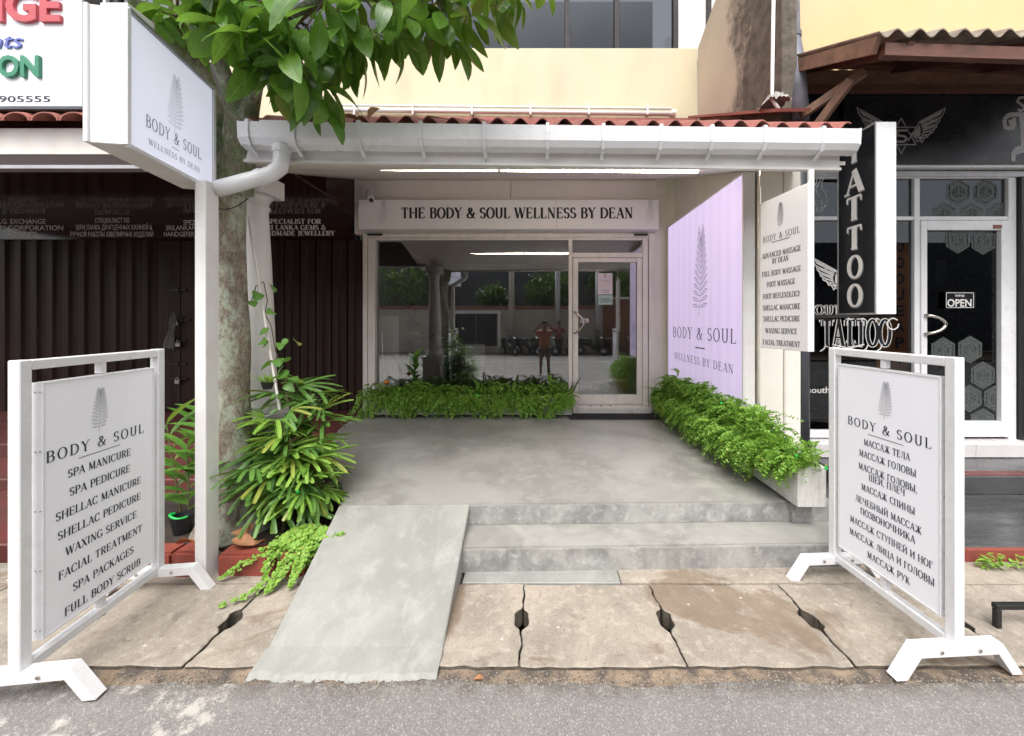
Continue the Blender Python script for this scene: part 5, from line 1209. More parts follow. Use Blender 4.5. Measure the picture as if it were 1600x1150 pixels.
# pipes at the party wall
tag(MB().tube([W(1210, -80, 3.9), W(1206, 155, 3.9), W(1218, 172, 3.85)], .017, 10).build('conduit_pipe', M['white'], smooth=True), 'thin white conduit running down the mouldy party wall', 'pipe')
dpg = thing('grey_drainpipe', 'thick dark grey drainpipe between the spa and the tattoo shop', 'pipe', (2.6, 3.95, 0))
yp = 4.0; MB().tube([W(1252, 830, yp).xyz*1.0+Vector((0, 0, .0)) if False else Vector(((1250-CX)/FX*yp, yp, -.02)), Vector(((1250-CX)/FX*yp, yp, 3.75))], .085, 18).build('pipe', M['pipe_grey'], dpg, smooth=True)
MB().tube([W(1250, 190, yp), W(1243, 95, 4.1), W(1236, 60, 4.15), W(1232, -120, 4.2)], .085, 18).build('pipe', M['pipe_blue'], dpg, smooth=True)
MB().tube([W(1236, 62, 4.15), W(1236, 54, 4.15)], .096, 18).build('pipe_collar', M['pipe_blue'], dpg)
# crumpled grey plastic at the flashing
b = MB(); n = 14
for i in range(n):
    for j in range(n):
        x, y = i/(n-1)-.5, j/(n-1)-.5; b.v.append(Vector((2.42+x*.22, 3.95+y*.25, 3.97+.05*noise.noise(Vector((x*6, y*6, 0)))+.10*(1-4*x*x)*(1-4*y*y))))
for i in range(n-1):
    for j in range(n-1): b.f.append((i*n+j, i*n+j+1, (i+1)*n+j+1, (i+1)*n+j))
M['grey_plastic'] = mat('crumpled_grey_plastic', (.34, .32, .30), (.22, .2, .19), 14, .8, .6)
tag(b.build('plastic_scrap', M['grey_plastic']), 'crumpled grey plastic where the pipe meets the roof flashing', 'plastic')

# ================================================================== TATTOO SHOP
ts = thing('tattoo_shop', 'black-fronted tattoo shop with white door frame and rusty corrugated awning', 'shop', (5, 4.5, .4)); YT = 4.4
def TX(p): return (p-CX)/FX*YT
def TZ(p): return H+(CY-p)/FX*YT
MB().box(2.62, 12, YT+.32, YT+.5, TZ(140), 7.5).build('upper_wall', M['orange_wall'], ts)
MB().box(2.585, 12, YT+.0, YT+.3, TZ(264), TZ(110)).build('head_wall', M['black_board'], ts)
fb = MB().box(TX(1312), 11, YT-.06, YT-.002, TZ(262), TZ(142)).build('fascia_board', M['black_board'], ts, bev=.003)
BX('fascia_strip', M['white_frame'], ts, TX(1262), 11, YT-.075, YT-.0, TZ(266), TZ(261.8))
BX('head_trim', M['galv'], ts, TX(1262), 11, YT-.01, YT+.06, TZ(277), TZ(267))
fz = TZ(277)
tfm = MB().box(TX(1262), TX(1585), YT, YT+.06, fz-.012, fz-.001).build('shopfront_frame', M['white_frame'], ts)
for a, c, z0, z1, nm in ((1256, 1262, 700, 278, 'jamb'), (1428, 1436.5, 690, 278, 'mullion'), (1575, 1587, 690, 278, 'jamb')):
    BX(nm, M['white_frame'], tfm, TX(a), TX(c), YT-.008, YT+.062, TZ(z0), TZ(z1))
for a, c in ((1262.3, 1427.7), (1436.7, 1574.7)): BX('transom', M['white_frame'], tfm, TX(a), TX(c), YT-.003, YT+.058, TZ(344), TZ(338))
BX('sill', M['white_frame'], tfm, TX(1262.3), TX(1427.7), YT-.003, YT+.058, TZ(684), TZ(672))
def tp(a, c, z0, z1, parent, name='glass_pane', m='glass_dark'):
    q = MB(); q.add([(TX(a), YT+.03, TZ(z1)), (TX(c), YT+.03, TZ(z1)), (TX(c), YT+.03, TZ(z0)), (TX(a), YT+.03, TZ(z0))], [(0, 1, 2, 3)]); return q.build(name, M[m], parent)
tp(1262, 1428, 278, 338, tfm); tp(1436, 1575, 278, 338, tfm); tp(1262, 1428, 344, 672, tfm)
td = MB().box(TX(1437), TX(1446.5), YT-.02, YT+.045, TZ(682), TZ(345)).build('door', M['white_frame'], ts, bev=.004)
BX('door_stile', M['white_frame'], td, TX(1562), TX(1574.5), YT-.019, YT+.044, TZ(682), TZ(345))
BX('door_rail', M['white_frame'], td, TX(1446.8), TX(1561.7), YT-.019, YT+.044, TZ(360), TZ(345)); BX('door_rail', M['white_frame'], td, TX(1446.8), TX(1561.7), YT-.019, YT+.044, TZ(682), TZ(658))
tp(1446.5, 1562, 360, 658, td)
hp = [(TX(1441)+.20*sin(pi*t/12)**.7*.95, YT-.03-.04*min(1, sin(pi*t/12)*3), TZ(492)+(TZ(522)-TZ(492))*t/12) for t in range(13)]
MB().tube(hp, .017, 10).build('door_handle', M['steel'], td, smooth=True)
BX('door_label', M['terracotta'], td, TX(1548), TX(1562), YT-.024, YT-.0195, TZ(358), TZ(352))
BX('threshold', M['tile_white'], ts, 3.0, 9, YT-.16, YT+.2, .2625, TZ(686)); 
for i in range(8): BX('tile', M['tile_white'], ts, 3.0+i*.6, 3.596+i*.6, YT-.17, YT-.161, .265, TZ(687.5), bev=.002)
MB().box(TX(1588), 9, YT-.05, YT+.1, .26, TZ(278)).build('side_panel', M['black_paint'], ts)
MB().box(2.60, TX(1256), YT, YT+.1, .0, TZ(264)).build('pier', M['wallpaint'], ts)
MB().box(2.60, 7.5, YT+3, YT+3.1, .2, 4).build('inner_wall', M['black_board'], ts)
MB().box(2.60, 7.5, YT+.07, YT+3, .2, .45).build('inner_floor', M['tile_dark'], ts)
MB().box(7.4, 7.5, YT+.12, YT+3, .46, 4).build('inner_wall', M['black_board'], ts); MB().box(2.57, 2.6, YT+.12, YT+3, .46, 4).build('inner_wall', M['black_board'], ts)
MB().box(2.6, 7.4, YT+.35, YT+3, 3.6, 3.7).build('inner_ceiling', M['black_board'], ts)
# reflection of an orange banner, painted as a sheet behind the glass
ob_ = thing('banner_reflection', 'reflected tall orange banner with dark vertical letters, built behind the tattoo shop glass', 'banner', (4.2, 4.7, .5)); Yb = 4.7
M['orange'] = mat('banner_reflection', (.55, .20, .03), (.45, .16, .03), 2, .6)
a, c = W(1370, 372, Yb), W(1424, 640, Yb); MB().box(a.x, c.x, Yb, Yb+.01, c.z, a.z).build('cloth', M['orange'], ob_)
Pb = Plane((0, Yb-.002, 0), (1, 0, 0)); b = MB()
for i, ch in enumerate('OOOUEAPT'): sans_px(b, Pb, ch, (1399, 385+i*25), (1413, 385+i*25), .13, bold=.02)
b.build('lettering', M['ink'], ob_)
# hexagon film on the glass
M['hex'] = glassmat('frosted_film', (.62, .66, .64), .0); M['hex'].node_tree.nodes
def hexmat():
    m, n, l, b = newmat('patterned_grey_film'); b.inputs['Base Color'].default_value = (.12, .135, .13, 1); b.inputs['Roughness'].default_value = .6
    t = n.new("ShaderNodeBsdfTransparent"); mx = n.new("ShaderNodeMixShader"); mx.inputs[0].default_value = .55
    l.new(t.outputs[0], mx.inputs[1]); l.new(b.outputs[0], mx.inputs[2]); l.new(mx.outputs[0], n["Material Output"].inputs[0]); return m
M['hex'] = hexmat(); M['hexline'] = mat('film_line', (.07, .08, .078), None, 3, .6)
def clip(poly, x0, x1, z0, z1):
    for ax, lim, sg in ((0, x0, 1), (0, x1, -1), (1, z0, 1), (1, z1, -1)):
        out = []
        for i in range(len(poly)):
            p, q = poly[i-1], poly[i]; ip, iq = (p[ax]-lim)*sg >= 0, (q[ax]-lim)*sg >= 0
            if ip != iq: t = (lim-p[ax])/(q[ax]-p[ax]); out.append((p[0]+(q[0]-p[0])*t, p[1]+(q[1]-p[1])*t))
            if iq: out.append(q)
        poly = out
        if not poly: return []
    return poly
def hexes(parent, centers, win):
    x0, x1, z1, z0 = TX(win[0]), TX(win[1]), TZ(win[2]), TZ(win[3])
    for cx_, cy_ in centers:
        px_, py_ = 1400+cx_/2.74, 270+cy_/2.74; X, Zc = TX(px_), TZ(py_); b = MB(); b2 = MB(); Rr = .158
        hx = lambda s: [(X+Rr*s*sin(radians(60*k)), Zc+Rr*s*cos(radians(60*k))) for k in range(6)]
        pl_ = clip(hx(1), x0, x1, z0, z1)
        if len(pl_) < 3: continue
        b.add([(x, YT+.026, z) for x, z in pl_], [tuple(range(len(pl_)))]); o = b.build('hexagon_film', M['hex'], parent)
        for s in (.80, .42, .2):
            h6 = hx(s)+[hx(s)[0]]
            for p, q in zip(h6, h6[1:]):
                if all(x0 < v[0] < x1 and z0 < v[1] < z1 for v in (p, q)): b2.bar((p[0], YT+.0245, p[1]), (q[0], YT+.0245, q[1]), .001, .010, up=(0, 0, 1))
        for k in range(6):
            p, q = (X+Rr*.2*sin(radians(60*k+30)), Zc+Rr*.2*cos(radians(60*k+30))), (X+Rr*.36*sin(radians(60*k+30)), Zc+Rr*.36*cos(radians(60*k+30)))
            if all(x0 < v[0] < x1 and z0 < v[1] < z1 for v in (p, q)): b2.bar((p[0], YT+.0245, p[1]), (q[0], YT+.0245, q[1]), .001, .018)
        if b2.v: b2.build('film_pattern', M['hexline'], o)
hexes(td, ((275, 285), (385, 290), (212, 762), (328, 757), (383, 868), (325, 968), (440, 968), (382, 1068), (498-60, 770-3)) [:8], (1446.5, 1562, 360, 658))
hexes(tfm, ((280, 78), (396, 78), (222, 178), (338, 178), (454, 178)), (1436.5, 1575, 278, 338))
# emblem and lettering on the black fascia
Pf = Plane((0, YT-.0605, 0), (1, 0, 0))
def wing(mb, P, cx_, cy_, sgn, s, lw, fill=None, d=.0006):
    # feathered wing, shoulder at (cx, cy), growing outwards and up
    def q(x, y): a, c = P.hit(cx_+sgn*x*s, cy_-y*s); return a, c
    out = [(0, 0), (6, 3), (9, 12), (12, 18), (30, 28), (52, 40), (50, 33), (47, 27), (45, 26), (43, 19), (40, 17), (38, 10), (35, 9), (33, 2), (29, 2), (24, -6), (21, -5), (16, -13), (13, -10), (8, -12), (7, -8), (0, 0)]
    ribbon(mb, P.w, [q(*p) for p in out], lw, d, lw, lw)
    for a, c in (((15, 14), (47, 27)), ((17, 8), (43, 18)), ((17, 2), (38, 9)), ((15, -2), (31, 1)), ((12, -5), (23, -5)), ((30, 25), (28, 18))): ribbon(mb, P.w, [q(*a), q((a[0]+c[0])/2, (a[1]+c[1])/2-1), q(*c)], lw*.8, d+.0003, lw, lw)
    if fill is not None:
        F = [((12, 17), (29, 26), (49, 37), (44, 29), (15, 15)), ((15, 12), (30, 21), (43, 23), (41, 20), (17, 8.5)), ((17, 6.5), (28, 12), (38, 14), (36, 11), (17, 3)), ((16, .5), (26, 5), (33, 6), (30, 3.5), (15, -1)), ((14, -3), (21, -1), (27, -.5), (23, -3.5)), ((2, 0), (8, 5), (12, 14), (14, 8), (14, -1), (9, -6), (6, -5)), ((9, -7), (13, -4), (18, -4), (16, -9))]
        for f_ in F: fill.add([P.w(*q(*p), d-.0003) for p in (f_ if sgn > 0 else f_[::-1])], [tuple(range(len(f_)))])
em = thing('winged_emblem', 'silver winged star emblem with letter S on the black tattoo shop fascia', 'emblem', W(1408, 200, YT-.06))
b, b2 = MB(), MB(); wing(b, Pf, 1424, 209, 1, 1.02, .011, b2); wing(b, Pf, 1392, 209, -1, 1.02, .011, b2)
def pf(x, y): return Pf.hit(x, y)
ribbon(b, Pf.w, [pf(*p) for p in ((1408, 185), (1431, 226), (1385, 226), (1408, 185))], .013, .0012, .01, .01)
ribbon(b, Pf.w, [pf(*p) for p in ((1408, 240), (1431, 199), (1385, 199), (1408, 240))], .013, .0016, .01, .01)
b.build('outline', M['silverink'], em); b2.build('feathers', M['silverink'], em)
b = MB(); b.add([Pf.w(*pf(x, y), .0019) for x, y in ((1398, 224), (1419, 224), (1419, 201), (1398, 201))], [(0, 1, 2, 3)]); b.build('letter_ground', M['blackface'], em)
b = MB(); ribbon(b, Pf.w, [pf(*p) for p in ((1418, 204), (1404, 204), (1399, 208), (1404, 212), (1413, 213), (1417, 217), (1412, 221.5), (1398, 221.5))], .024, .0023, .02, .02); b.build('letter', M['silverink'], em)
fl = thing('fascia_lettering', 'silver ornate capital letters at the right end of the black fascia', 'lettering', W(1590, 200, YT-.06)); b = MB()
T_ = [((1572, 182), (1569, 190), (1571, 199), (1577, 201), (1582, 196), (1580, 190), (1576, 191)), ((1572, 182), (1580, 179), (1600, 179), (1630, 180)), ((1596, 179), (1598, 200), (1599, 228)), ((1584, 184), (1585, 195), (1581, 203)), ((1599, 230), (1588, 233), (1583, 240), (1583, 252)), ((1584, 241), (1592, 238), (1610, 234))]
for i, p_ in enumerate(T_): ribbon(b, Pf.w, [pf(*p) for p in p_], (.045, .05, .06, .04, .05, .03)[i], .0006+.0003*i, .03, .03)
ribbon(b, Pf.w, [pf(*p) for p in ((1604, 152), (1592, 153), (1589, 159), (1596, 164), (1601, 169), (1594, 174), (1590, 171))], .028, .003, .02, .02); b.build('lettering', M['silverink'], fl)
# white print on the big window
wpn = thing('window_print', 'white wing and ornate shop-name print on the left tattoo shop window', 'lettering', (3.2, 4.39, 1.2)); Pw = Plane((0, YT-.009, 0), (1, 0, 0)); b, b2 = MB(), MB()
wing(b, Pw, 1318, 440, -1, .95, .014, b2); wing(b, Pw, 1350, 440, 1, .95, .014, b2)
pw = lambda x, y: Pw.hit(x, y)
serif_px(b2, Pw, 'SOUTHERN', (1262, 484), (1372, 484), .10, T=.34, t=.15)
serif_px(b, Pw, 'TATTOO', (1284, 521), (1392, 519), .30, T=.32, t=.13, d=.0006)
b3 = MB(); serif_px(b3, Pw, 'TATTOO', (1284, 521), (1392, 519), .30, T=.22, t=.06, d=.003); serif_px(b3, Pw, 'SOUTHERN', (1262, 484), (1372, 484), .10, T=.14, t=.05, d=.003); b3.build('letter_core', M['blackface'], wpn)
for xx in (1290, 1312, 1334, 1356, 1378): ribbon(b, Pw.w, [pw(xx, 538), pw(xx-3, 545), pw(xx-9, 549)], .014, .0044, .01, .01); ribbon(b, Pw.w, [pw(xx-4, 500), pw(xx-9, 497), pw(xx-10, 503)], .014, .0047, .01, .01)
ribbon(b, Pw.w, [pw(1395+9*cos(k/9*6.28), 506+9*sin(k/9*6.28)) for k in range(9)], .014, .004, .01, .01)
sans_px(b2, Pw, 'SRI LANKA', (1308, 534), (1338, 534), .04, bold=.02)
ribbon(b, Pw.w, [pw(1294, 552), pw(1350, 538)], .016, .0032, .01, .01); ribbon(b, Pw.w, [pw(1300, 538), pw(1358, 552)], .016, .0036, .01, .01)
b.build('outline', M['whiteink'], wpn)
sans_px(b2, Pw, 'southern', (1262, 609), (1318, 609), .07, bold=.015)
b2.build('lettering', M['whiteink'], wpn)
for i in range(14): pass
opn = thing('open_sign', 'small black WE ARE OPEN board hanging on the tattoo shop door glass', 'sign', W(1500, 470, YT)); a, c = W(1477, 456, YT), W(1522, 482, YT)
MB().box(a.x, c.x, YT-.012, YT+.0, c.z, a.z).build('board', M['blackface'], opn); b = MB()
Po = Plane((0, YT-.0125, 0), (1, 0, 0)); sans_px(b, Po, 'OPEN', (1480, 473), (1518, 473), .085, bold=.02); sans_px(b, Po, "WE'RE", (1492, 462), (1507, 462), .022, bold=.02)
for p0, p1 in (((1478.5, 457.5), (1521, 457.5)), ((1478.5, 480.5), (1521, 480.5))): a0, b0 = Po.hit(*p0); a1, _ = Po.hit(*p1); ribbon(b, Po.w, [(a0, b0), (a1, b0)], .006, .0006, .01, .01)
for x in (1478.5, 1521): a0, b0 = Po.hit(x, 457.5); _, b1 = Po.hit(x, 480.5); ribbon(b, Po.w, [(a0, b0), (a0, b1)], .006, .0009, .01, .01)
b.build('lettering', M['whiteink'], opn)
# shelves and posters inside
sh = thing('poster_board', 'dark framed price posters hanging inside the tattoo shop door', 'poster', (5, 6.4, 2)); Yp = 5.6
for i, (x0, x1, y0, y1) in enumerate(((1500, 1532, 400, 430), (1500, 1532, 435, 452), (1500, 1532, 486, 512), (1464, 1478, 408, 446))):
    a, c = W(x0, y0, Yp), W(x1, y1, Yp); BX('poster', M['pipe_grey'] if i != 3 else M['galv'], sh, a.x, c.x, Yp, Yp+.02, c.z, a.z)
Pp = Plane((0, Yp-.001, 0), (1, 0, 0)); b = MB(); sans_px(b, Pp, 'PIERCING', (1502, 496), (1530, 496), .09, bold=.01); sans_px(b, Pp, 'SB', (1466, 417), (1476, 417), .08, bold=.02); sans_px(b, Pp, 'G', (1468, 434), (1476, 434), .11, bold=.02)
b.build('lettering', M['silverink'], sh)
# TATTOO light box
tb = thing('tattoo_light_box', 'tall black and white vertical light box reading TATTOO beside the gutter end', 'sign', (2.95, 3.6, 2))
Yn_, Yf_ = 3.37, 3.80; Xt = 2.955; z0, z1 = W(1368, 491, Yn_).z, W(1368, 190, Yn_).z
MB().box(Xt, Xt+.175, Yn_, Yf_, z0, z1).build('box', M['white_frame'], tb, bev=.004)
MB().box(Xt-.004, Xt-.001, Yn_+.012, Yf_-.012, z0+.015, z1-.015).build('face', M['blackface'], tb)
for a in ((Yn_-.001, Yf_+.001, z1-.014, z1+.003), (Yn_-.001, Yf_+.001, z0-.003, z0+.014), (Yn_-.001, Yn_+.011, z0+.0145, z1-.0145), (Yf_-.011, Yf_+.001, z0+.0145, z1-.0145)): BX('trim', M['galv'], tb, Xt-.008, Xt-.0005, *a, bev=.001)
Pt = Plane((Xt-.005, 0, 0), (0, -1, 0)); b = MB(); b2 = MB()
V = lambda x, y: (1250+x/3.026, 180+y/3.026)
for ch, x0, x1, y0, y1 in (('T', 222, 292, 90, 222), ('A', 214, 300, 258, 368), ('T', 218, 296, 384, 494), ('T', 220, 296, 524, 632), ('O', 226, 294, 664, 768), ('O', 226, 294, 800, 904)):
    a0, bt = Pt.hit(*V(x0, (y0+y1)/2)); a1, _ = Pt.hit(*V(x1, (y0+y1)/2)); _, bb = Pt.hit(*V((x0+x1)/2, y1)); _, btp = Pt.hit(*V((x0+x1)/2, y0))
    if a0 > a1: a0, a1 = a1, a0
    serif(b, Pt, ch, a0, a1, bb, btp-bb, T=.22, t=.08, d=.002); serif(b2, Pt, ch, a0+.008, a1+.008, bb-.012, btp-bb, T=.22, t=.08, d=.0006)
b.build('lettering', M['whiteink'], tb); b2.build('letter_shadow', M['inkgrey'], tb)
MB().bar(W(1262, 494, 3.75), W(1392, 494, 3.45), .03, .03).build('bracket_arm', M['darksteel'], tb); MB().bar(W(1310, 497, 3.85), (W(1310, 497, 3.85).x, YT-.08, W(1310, 497, 3.85).z), .03, .03).build('bracket_arm', M['darksteel'], tb)
# awning of corrugated fibre-cement on timber
aw = MB().bar(W(1378, 80, 3.12), W(1750, 92, 3.12), .06, .10).build('awning', M['wood'], ts)
x0 = W(1375, 55, 3.05).x
corr(x0, 6.2, 3.05, 4.03, 4.70, 4.86, .177, .032, M['asbestos'], aw, th=.012, ph=1.2)
for i, p in enumerate((1350, 1480, 1640)):
    a = W(p, 100, 3.35); MB().bar((x0+.28+i*.95, 3.10, 3.93), (x0+.28+i*.95, 4.42, 4.62), .05, .10).build('rafter', M['wood'], aw)
MB().bar(W(1240, 95, 4.25), W(1700, 112, 4.25), .07, .10).build('beam', M['wood'], aw); MB().bar(W(1245, 128, 4.3), W(1700, 128, 4.3), .06, .22).build('beam', M['wood2'], aw)
MB().bar(W(1245, 140, 4.28), W(1700, 140, 4.28), .08, .05).build('beam', M['wood'], aw)
MB().bar((x0+.02, 3.1, 3.96), (x0+.02, 4.65, 4.72), .04, .12).build('barge_board', M['wood2'], aw)
MB().bar(W(1250, 182, 3.9), W(1352, 112, 3.5), .045, .075).build('brace', M['wood2'], aw); MB().bar(W(1277, 196, 3.75), W(1330, 125, 3.5), .045, .075).build('brace', M['wood2'], aw)
for i in range(3):
    pts = [W(1272+8*i+5*sin(t*1.2+i), 268+t*9, 3.9) for t in range(8)]; tag(MB().tube(pts, .003, 5).build('loose_wire', M['galv']), ('thin loose wire hanging furthest left under the gutter end', 'thin loose wire in the middle of three under the gutter end', 'thin loose wire nearest the TATTOO box')[i], 'wire', 'loose wires')

# ================================================================== GEM SHOP, LEFT
gs = thing('gem_shop', 'closed brown gem shop with folding metal shutters left of the spa', 'shop', (-5, 6.2, .3)); YG = 6.2
def GX(p): return (p-CX)/FX*YG
tz0, tz1 = H+(CY-374)/FX*YG, H+(CY-338)/FX*YG
MB().box(-9.5, -2.92, YG, YG+.1, tz0, tz1).build('lintel_board', M['brown_gloss'], gs)
MB().box(-9.5, -2.92, 5.35, YG+.1, tz1+.001, 4.1).build('bulkhead', M['brown_gloss'], gs, bev=.004)
MB().box(-9.5, -2.95, YG+.25, YG+.4, 0, 4.3).build('back_wall', M['black_paint'], gs)
MB().box(-9.5, -2.78, 3.43, 5.34, 3.42, 3.445).build('porch_ceiling', M['brown_gloss'], gs)
zf0, zf1 = H+(CY-265)/FX*3.3, H+(CY-200)/FX*3.3
MB().box(-7.5, -2.72, 3.30, 3.36, zf0+.13, zf1).build('fascia_board', M['soffit'], gs, bev=.004)
MB().box(-7.5, -2.72, 3.305, 3.36, zf0+.035, zf0+.128).build('fascia_board', M['brown_gloss'], gs, bev=.003)
MB().box(-7.5, -2.72, 3.28, 3.36, zf0, zf0+.033).build('fascia_strip', M['galv'], gs, bev=.003)
MB().box(-7.5, -2.72, 3.362, 3.42, zf0+.05, 4.0).build('fascia_back', M['brown_gloss'], gs)
rf = MB().box(-7.5, -2.82, 3.45, 5.2, 3.45, 3.47).build('roof', M['clay'], gs)
for i in range(18):                                              # half-round clay tiles at the eaves
    x = -2.86-i*.235; b = MB(); n = 8; vs = []
    for (y, z) in ((3.17, 3.395), (5.2, 4.35)):
        for rr in (.115, .100):
            for k in range(n+1): a = pi*k/n; vs.append((x+rr*cos(a), y, z+rr*sin(a)*.62))
    q = n+1
    for k in range(n): b.f += [(k, k+1, 2*q+k+1, 2*q+k), (q+k+1, q+k, 3*q+k, 3*q+k+1), (k+1, k, q+k, q+k+1), (2*q+k, 2*q+k+1, 3*q+k+1, 3*q+k)]
    b.v = [Vector(v) for v in vs]; b.build('roof_tile', M['clay'], rf)
# shutters
def sheet_panel(x0, x1, name='shutter_panel', deep=.0):
    b = MB(); w = x1-x0; pr = [(0, .0), (.10, .0), (.14, .025), (.86, .025), (.90, .0), (1, .0)]
    pr = [(0, .06), (.07, .0), (.42, .0), (.52, .035), (.90, .04), (.94, .07), (1, .07)]
    vs = [(x0+w*t, YG+.02+d_+e, z) for z in (.315, tz0-.004) for e in (0, .012) for t, d_ in pr]; n = len(pr)
    b.add(vs, [(i, i+1, 2*n+i+1, 2*n+i) for i in range(n-1)]+[(n+i+1, n+i, 3*n+i, 3*n+i+1) for i in range(n-1)]+[(0, 2*n, 3*n, n), (n-1, 2*n-1, 4*n-1, 3*n-1)])
    return b.build(name, M['shutter'], gs)
x = GX(567)-.005; wpn_ = .255; k_ = 0
while x > -9.2: sheet_panel(x-wpn_, x-.004); x -= wpn_; k_ += 1
for a, c in ((-6.05, -5.70), (-5.69, -5.42)): MB().box(a, c, YG-.012, YG+.019, .33, tz0-.02).build('shutter_door', M['shutter'], gs, bev=.004)
for i, (px_, py_) in enumerate(((278, 453), (284, 500), (278, 532), (278, 568), (280, 592))):
    c = W(px_, py_, YG-.02); o = gs
    mb_ = MB().bar((c.x-.12, c.y-.01, c.z), (c.x+.14, c.y-.01, c.z), .02, .025); h_ = mb_.build('bolt', M['darksteel'], gs)
    MB().box(c.x-.03, c.x+.03, c.y-.03, c.y-.0, c.z-.03, c.z+.03).build('hasp', M['darksteel'], h_, bev=.004)
for i, (px_, py_, lab) in enumerate(((274, 503, 'small padlock hooked on the shutter bolt beside the grey rag'), (277, 594, 'small padlock on the lowest bolt of the brown shutter'), (278, 536, 'dark padlock on the shutter bolt below the grey rag'))):
    c = W(px_, py_, YG-.07); o = thing('padlock', lab, 'padlock', c, 'padlocks on the brown shutter')
    BX('body', M['galv'], o, c.x-.035, c.x+.035, c.y-.015, c.y+.015, c.z-.06, c.z, bev=.006)
    MB().tube([(c.x+.024*cos(a), c.y, c.z+.045*sin(a)) for a in [pi*t/8 for t in range(9)]], .006, 6).build('shackle', M['steel'], o)
b = MB(); n = 10; c = W(266, 515, YG-.1)
for i in range(n+1):
    t = i/n; w = .06+.09*t+.02*sin(t*9); zc = .27-.56*t
    for j in range(7): s = j/6-.5; b.v.append(Vector((c.x+.05-.10*t+w*s*1.1, c.y+.02*sin(j*2.1+t*2), c.z+zc-.04*abs(s)+.02*sin(j*3))))
for i in range(n):
    for j in range(6): b.f.append((i*7+j, i*7+j+1, (i+1)*7+j+1, (i+1)*7+j))
tag(b.build('rag', M['cloth'], smooth=True), 'grey checked rag hanging from the bolt of the brown shutter', 'cloth')
P = Plane((0, YG-.001, 0), (1, 0, 0)); b = MB(); Q = lambda x, y: (x/2.875, y/2.875)
for t_, x0, x1, y in (('L.G. EXCHANGE', -12, 205, 994), ('L.G. GEM CORPORATION', -110, 284, 1023), ('APPROVED', 36, 165, 1051), ('СПЕЦИАЛИСТ ПО', 427, 581, 990), ('ШРИ ЛАНКА ДРАГЦЕННЫХ КАМНЕЙ &', 342, 684, 1021), ('РУЧНОЙ РАБОТЫ ЮВЕЛИРНЫХ ИЗДЕЛИЙ', 316, 689, 1052),
                      ('SPEZIALIST', 824, 950, 999), ('SRILANKAN', 745, 880, 1023), ('HANDGEFERTIGT', 736, 925, 1051)):
    sans_px(b, P, t_, Q(x0, y), Q(x1, y), .078, bold=.006)
b.build('lettering', M['whiteink'], gs); b = MB()
Z2 = lambda x, y: (350+x/2.876, y/2.876)
for t_, x0, x1, y in (('SPECIALIST FOR', 192, 436, 995), ('SRI LANKA GEMS &', 176, 458, 1022), ('HANDMADE JEWELLERY', 150, 498, 1048)): serif_px(b, P, t_, Z2(x0, y), Z2(x1, y), .075, T=.24, t=.1)
b.build('lettering', M['whiteink'], gs)
# white exchange sign above
es = thing('exchange_sign', 'white framed signboard with red, blue and green raised letters at the top left', 'sign', (-4.5, 3.3, 3.6)); Ye = 3.2
def EX(p): return (p-CX)/FX*Ye
def EZ(p): return H+(CY-p)/FX*Ye
MB().box(-6.8, EX(130), Ye, Ye+.12, EZ(166), EZ(-160)).build('board', M['printwhite'], es, bev=.003)
BX('frame', M['pipe_grey'], es, -6.8, EX(134), Ye-.012, Ye+.125, EZ(172), EZ(166.5)); BX('frame', M['pipe_grey'], es, EX(130.2), EX(135), Ye-.012, Ye+.125, EZ(166.3), EZ(-160))
P = Plane((0, Ye-.001, 0), (1, 0, 0))
M['red3'] = mat('raised_red_letter', (.50, .07, .09), None, 2, .4); M['blue3'] = mat('raised_blue_letter', (.13, .16, .45), None, 2, .4); M['green3'] = mat('raised_green_letter', (.03, .22, .12), None, 2, .4)
b = MB(); sans_px(b, P, 'NGE', (-38, 10), (99, 10), .26, bold=.03, ext=.012); b.build('letters', M['red3'], es)
b = MB(); sans_px(b, P, 'nts', (-14, 64), (38, 64), .125, bold=.0, ext=.006, shear=.25); b.build('letters', M['blue3'], es)
b = MB(); sans_px(b, P, 'ON', (2, 105), (66, 105), .17, bold=.03, ext=.012); b.build('letters', M['green3'], es)
b = MB(); sans_px(b, P, '905555', (-2, 154.5), (79, 154.5), .052, bold=.02); b.build('lettering', M['inknavy'], es)
# grey building behind the box sign
MB().box(-9, -7.02, 6.3, 6.5, 4, 8).build('wall', M['white_wall'], ub)

# ================================================================== ACROSS THE STREET (seen in the shop glass)
bwl = thing('boundary_wall', 'long beige boundary wall with terracotta coping across the street, mirrored in the glass', 'wall', (0, -9, 0))
MB().box(-30, 3.2, -9.3, -9.1, .06, 2.45).build('wall', M['beige_wall'], bwl); MB().box(-30, 3.2, -9.34, -9.06, 2.451, 2.62).build('coping', M['terracotta'], bwl, bev=.01)
gt = thing('wall_gate', 'dark double gate in a white surround in the boundary wall across the street', 'gate', (-3.6, -9, 0))
MB().box(-5.4, -2.6, -9.09, -9.05, .3, 2.35).build('surround', M['white_wall'], gt)
for a in (-5.2, -3.98): 
    lf = MB().box(a, a+1.18, -9.04, -9.0, .4, 2.2).build('gate_leaf', M['black_paint'], gt)
    for k in range(6): MB().box(a+.05+k*.19, a+.10+k*.19, -8.998, -8.98, .4, 2.2).build('bar', M['pipe_grey'], lf)
bp = thing('brick_gate_pier', 'red brick gate pier with white cap across the street', 'pier', (4, -9, 0))
BX('core', M['beige_wall'], bp, 3.62, 5.58, -9.58, -9.05, .06, 3.0)
bme = MB().box(-.11, .11, -.02, .02, -.033, .033).mesh('brick', M['terracotta'], bev=.004)
for j in range(34):
    for i in range(8): part('brick', bme, bp, Matrix.Translation((3.75+i*.24+(j % 2)*.06, -9.03, .12+j*.085)))
BX('cap', M['white_wall'], bp, 3.5, 5.7, -9.7, -8.95, 3.001, 3.12)
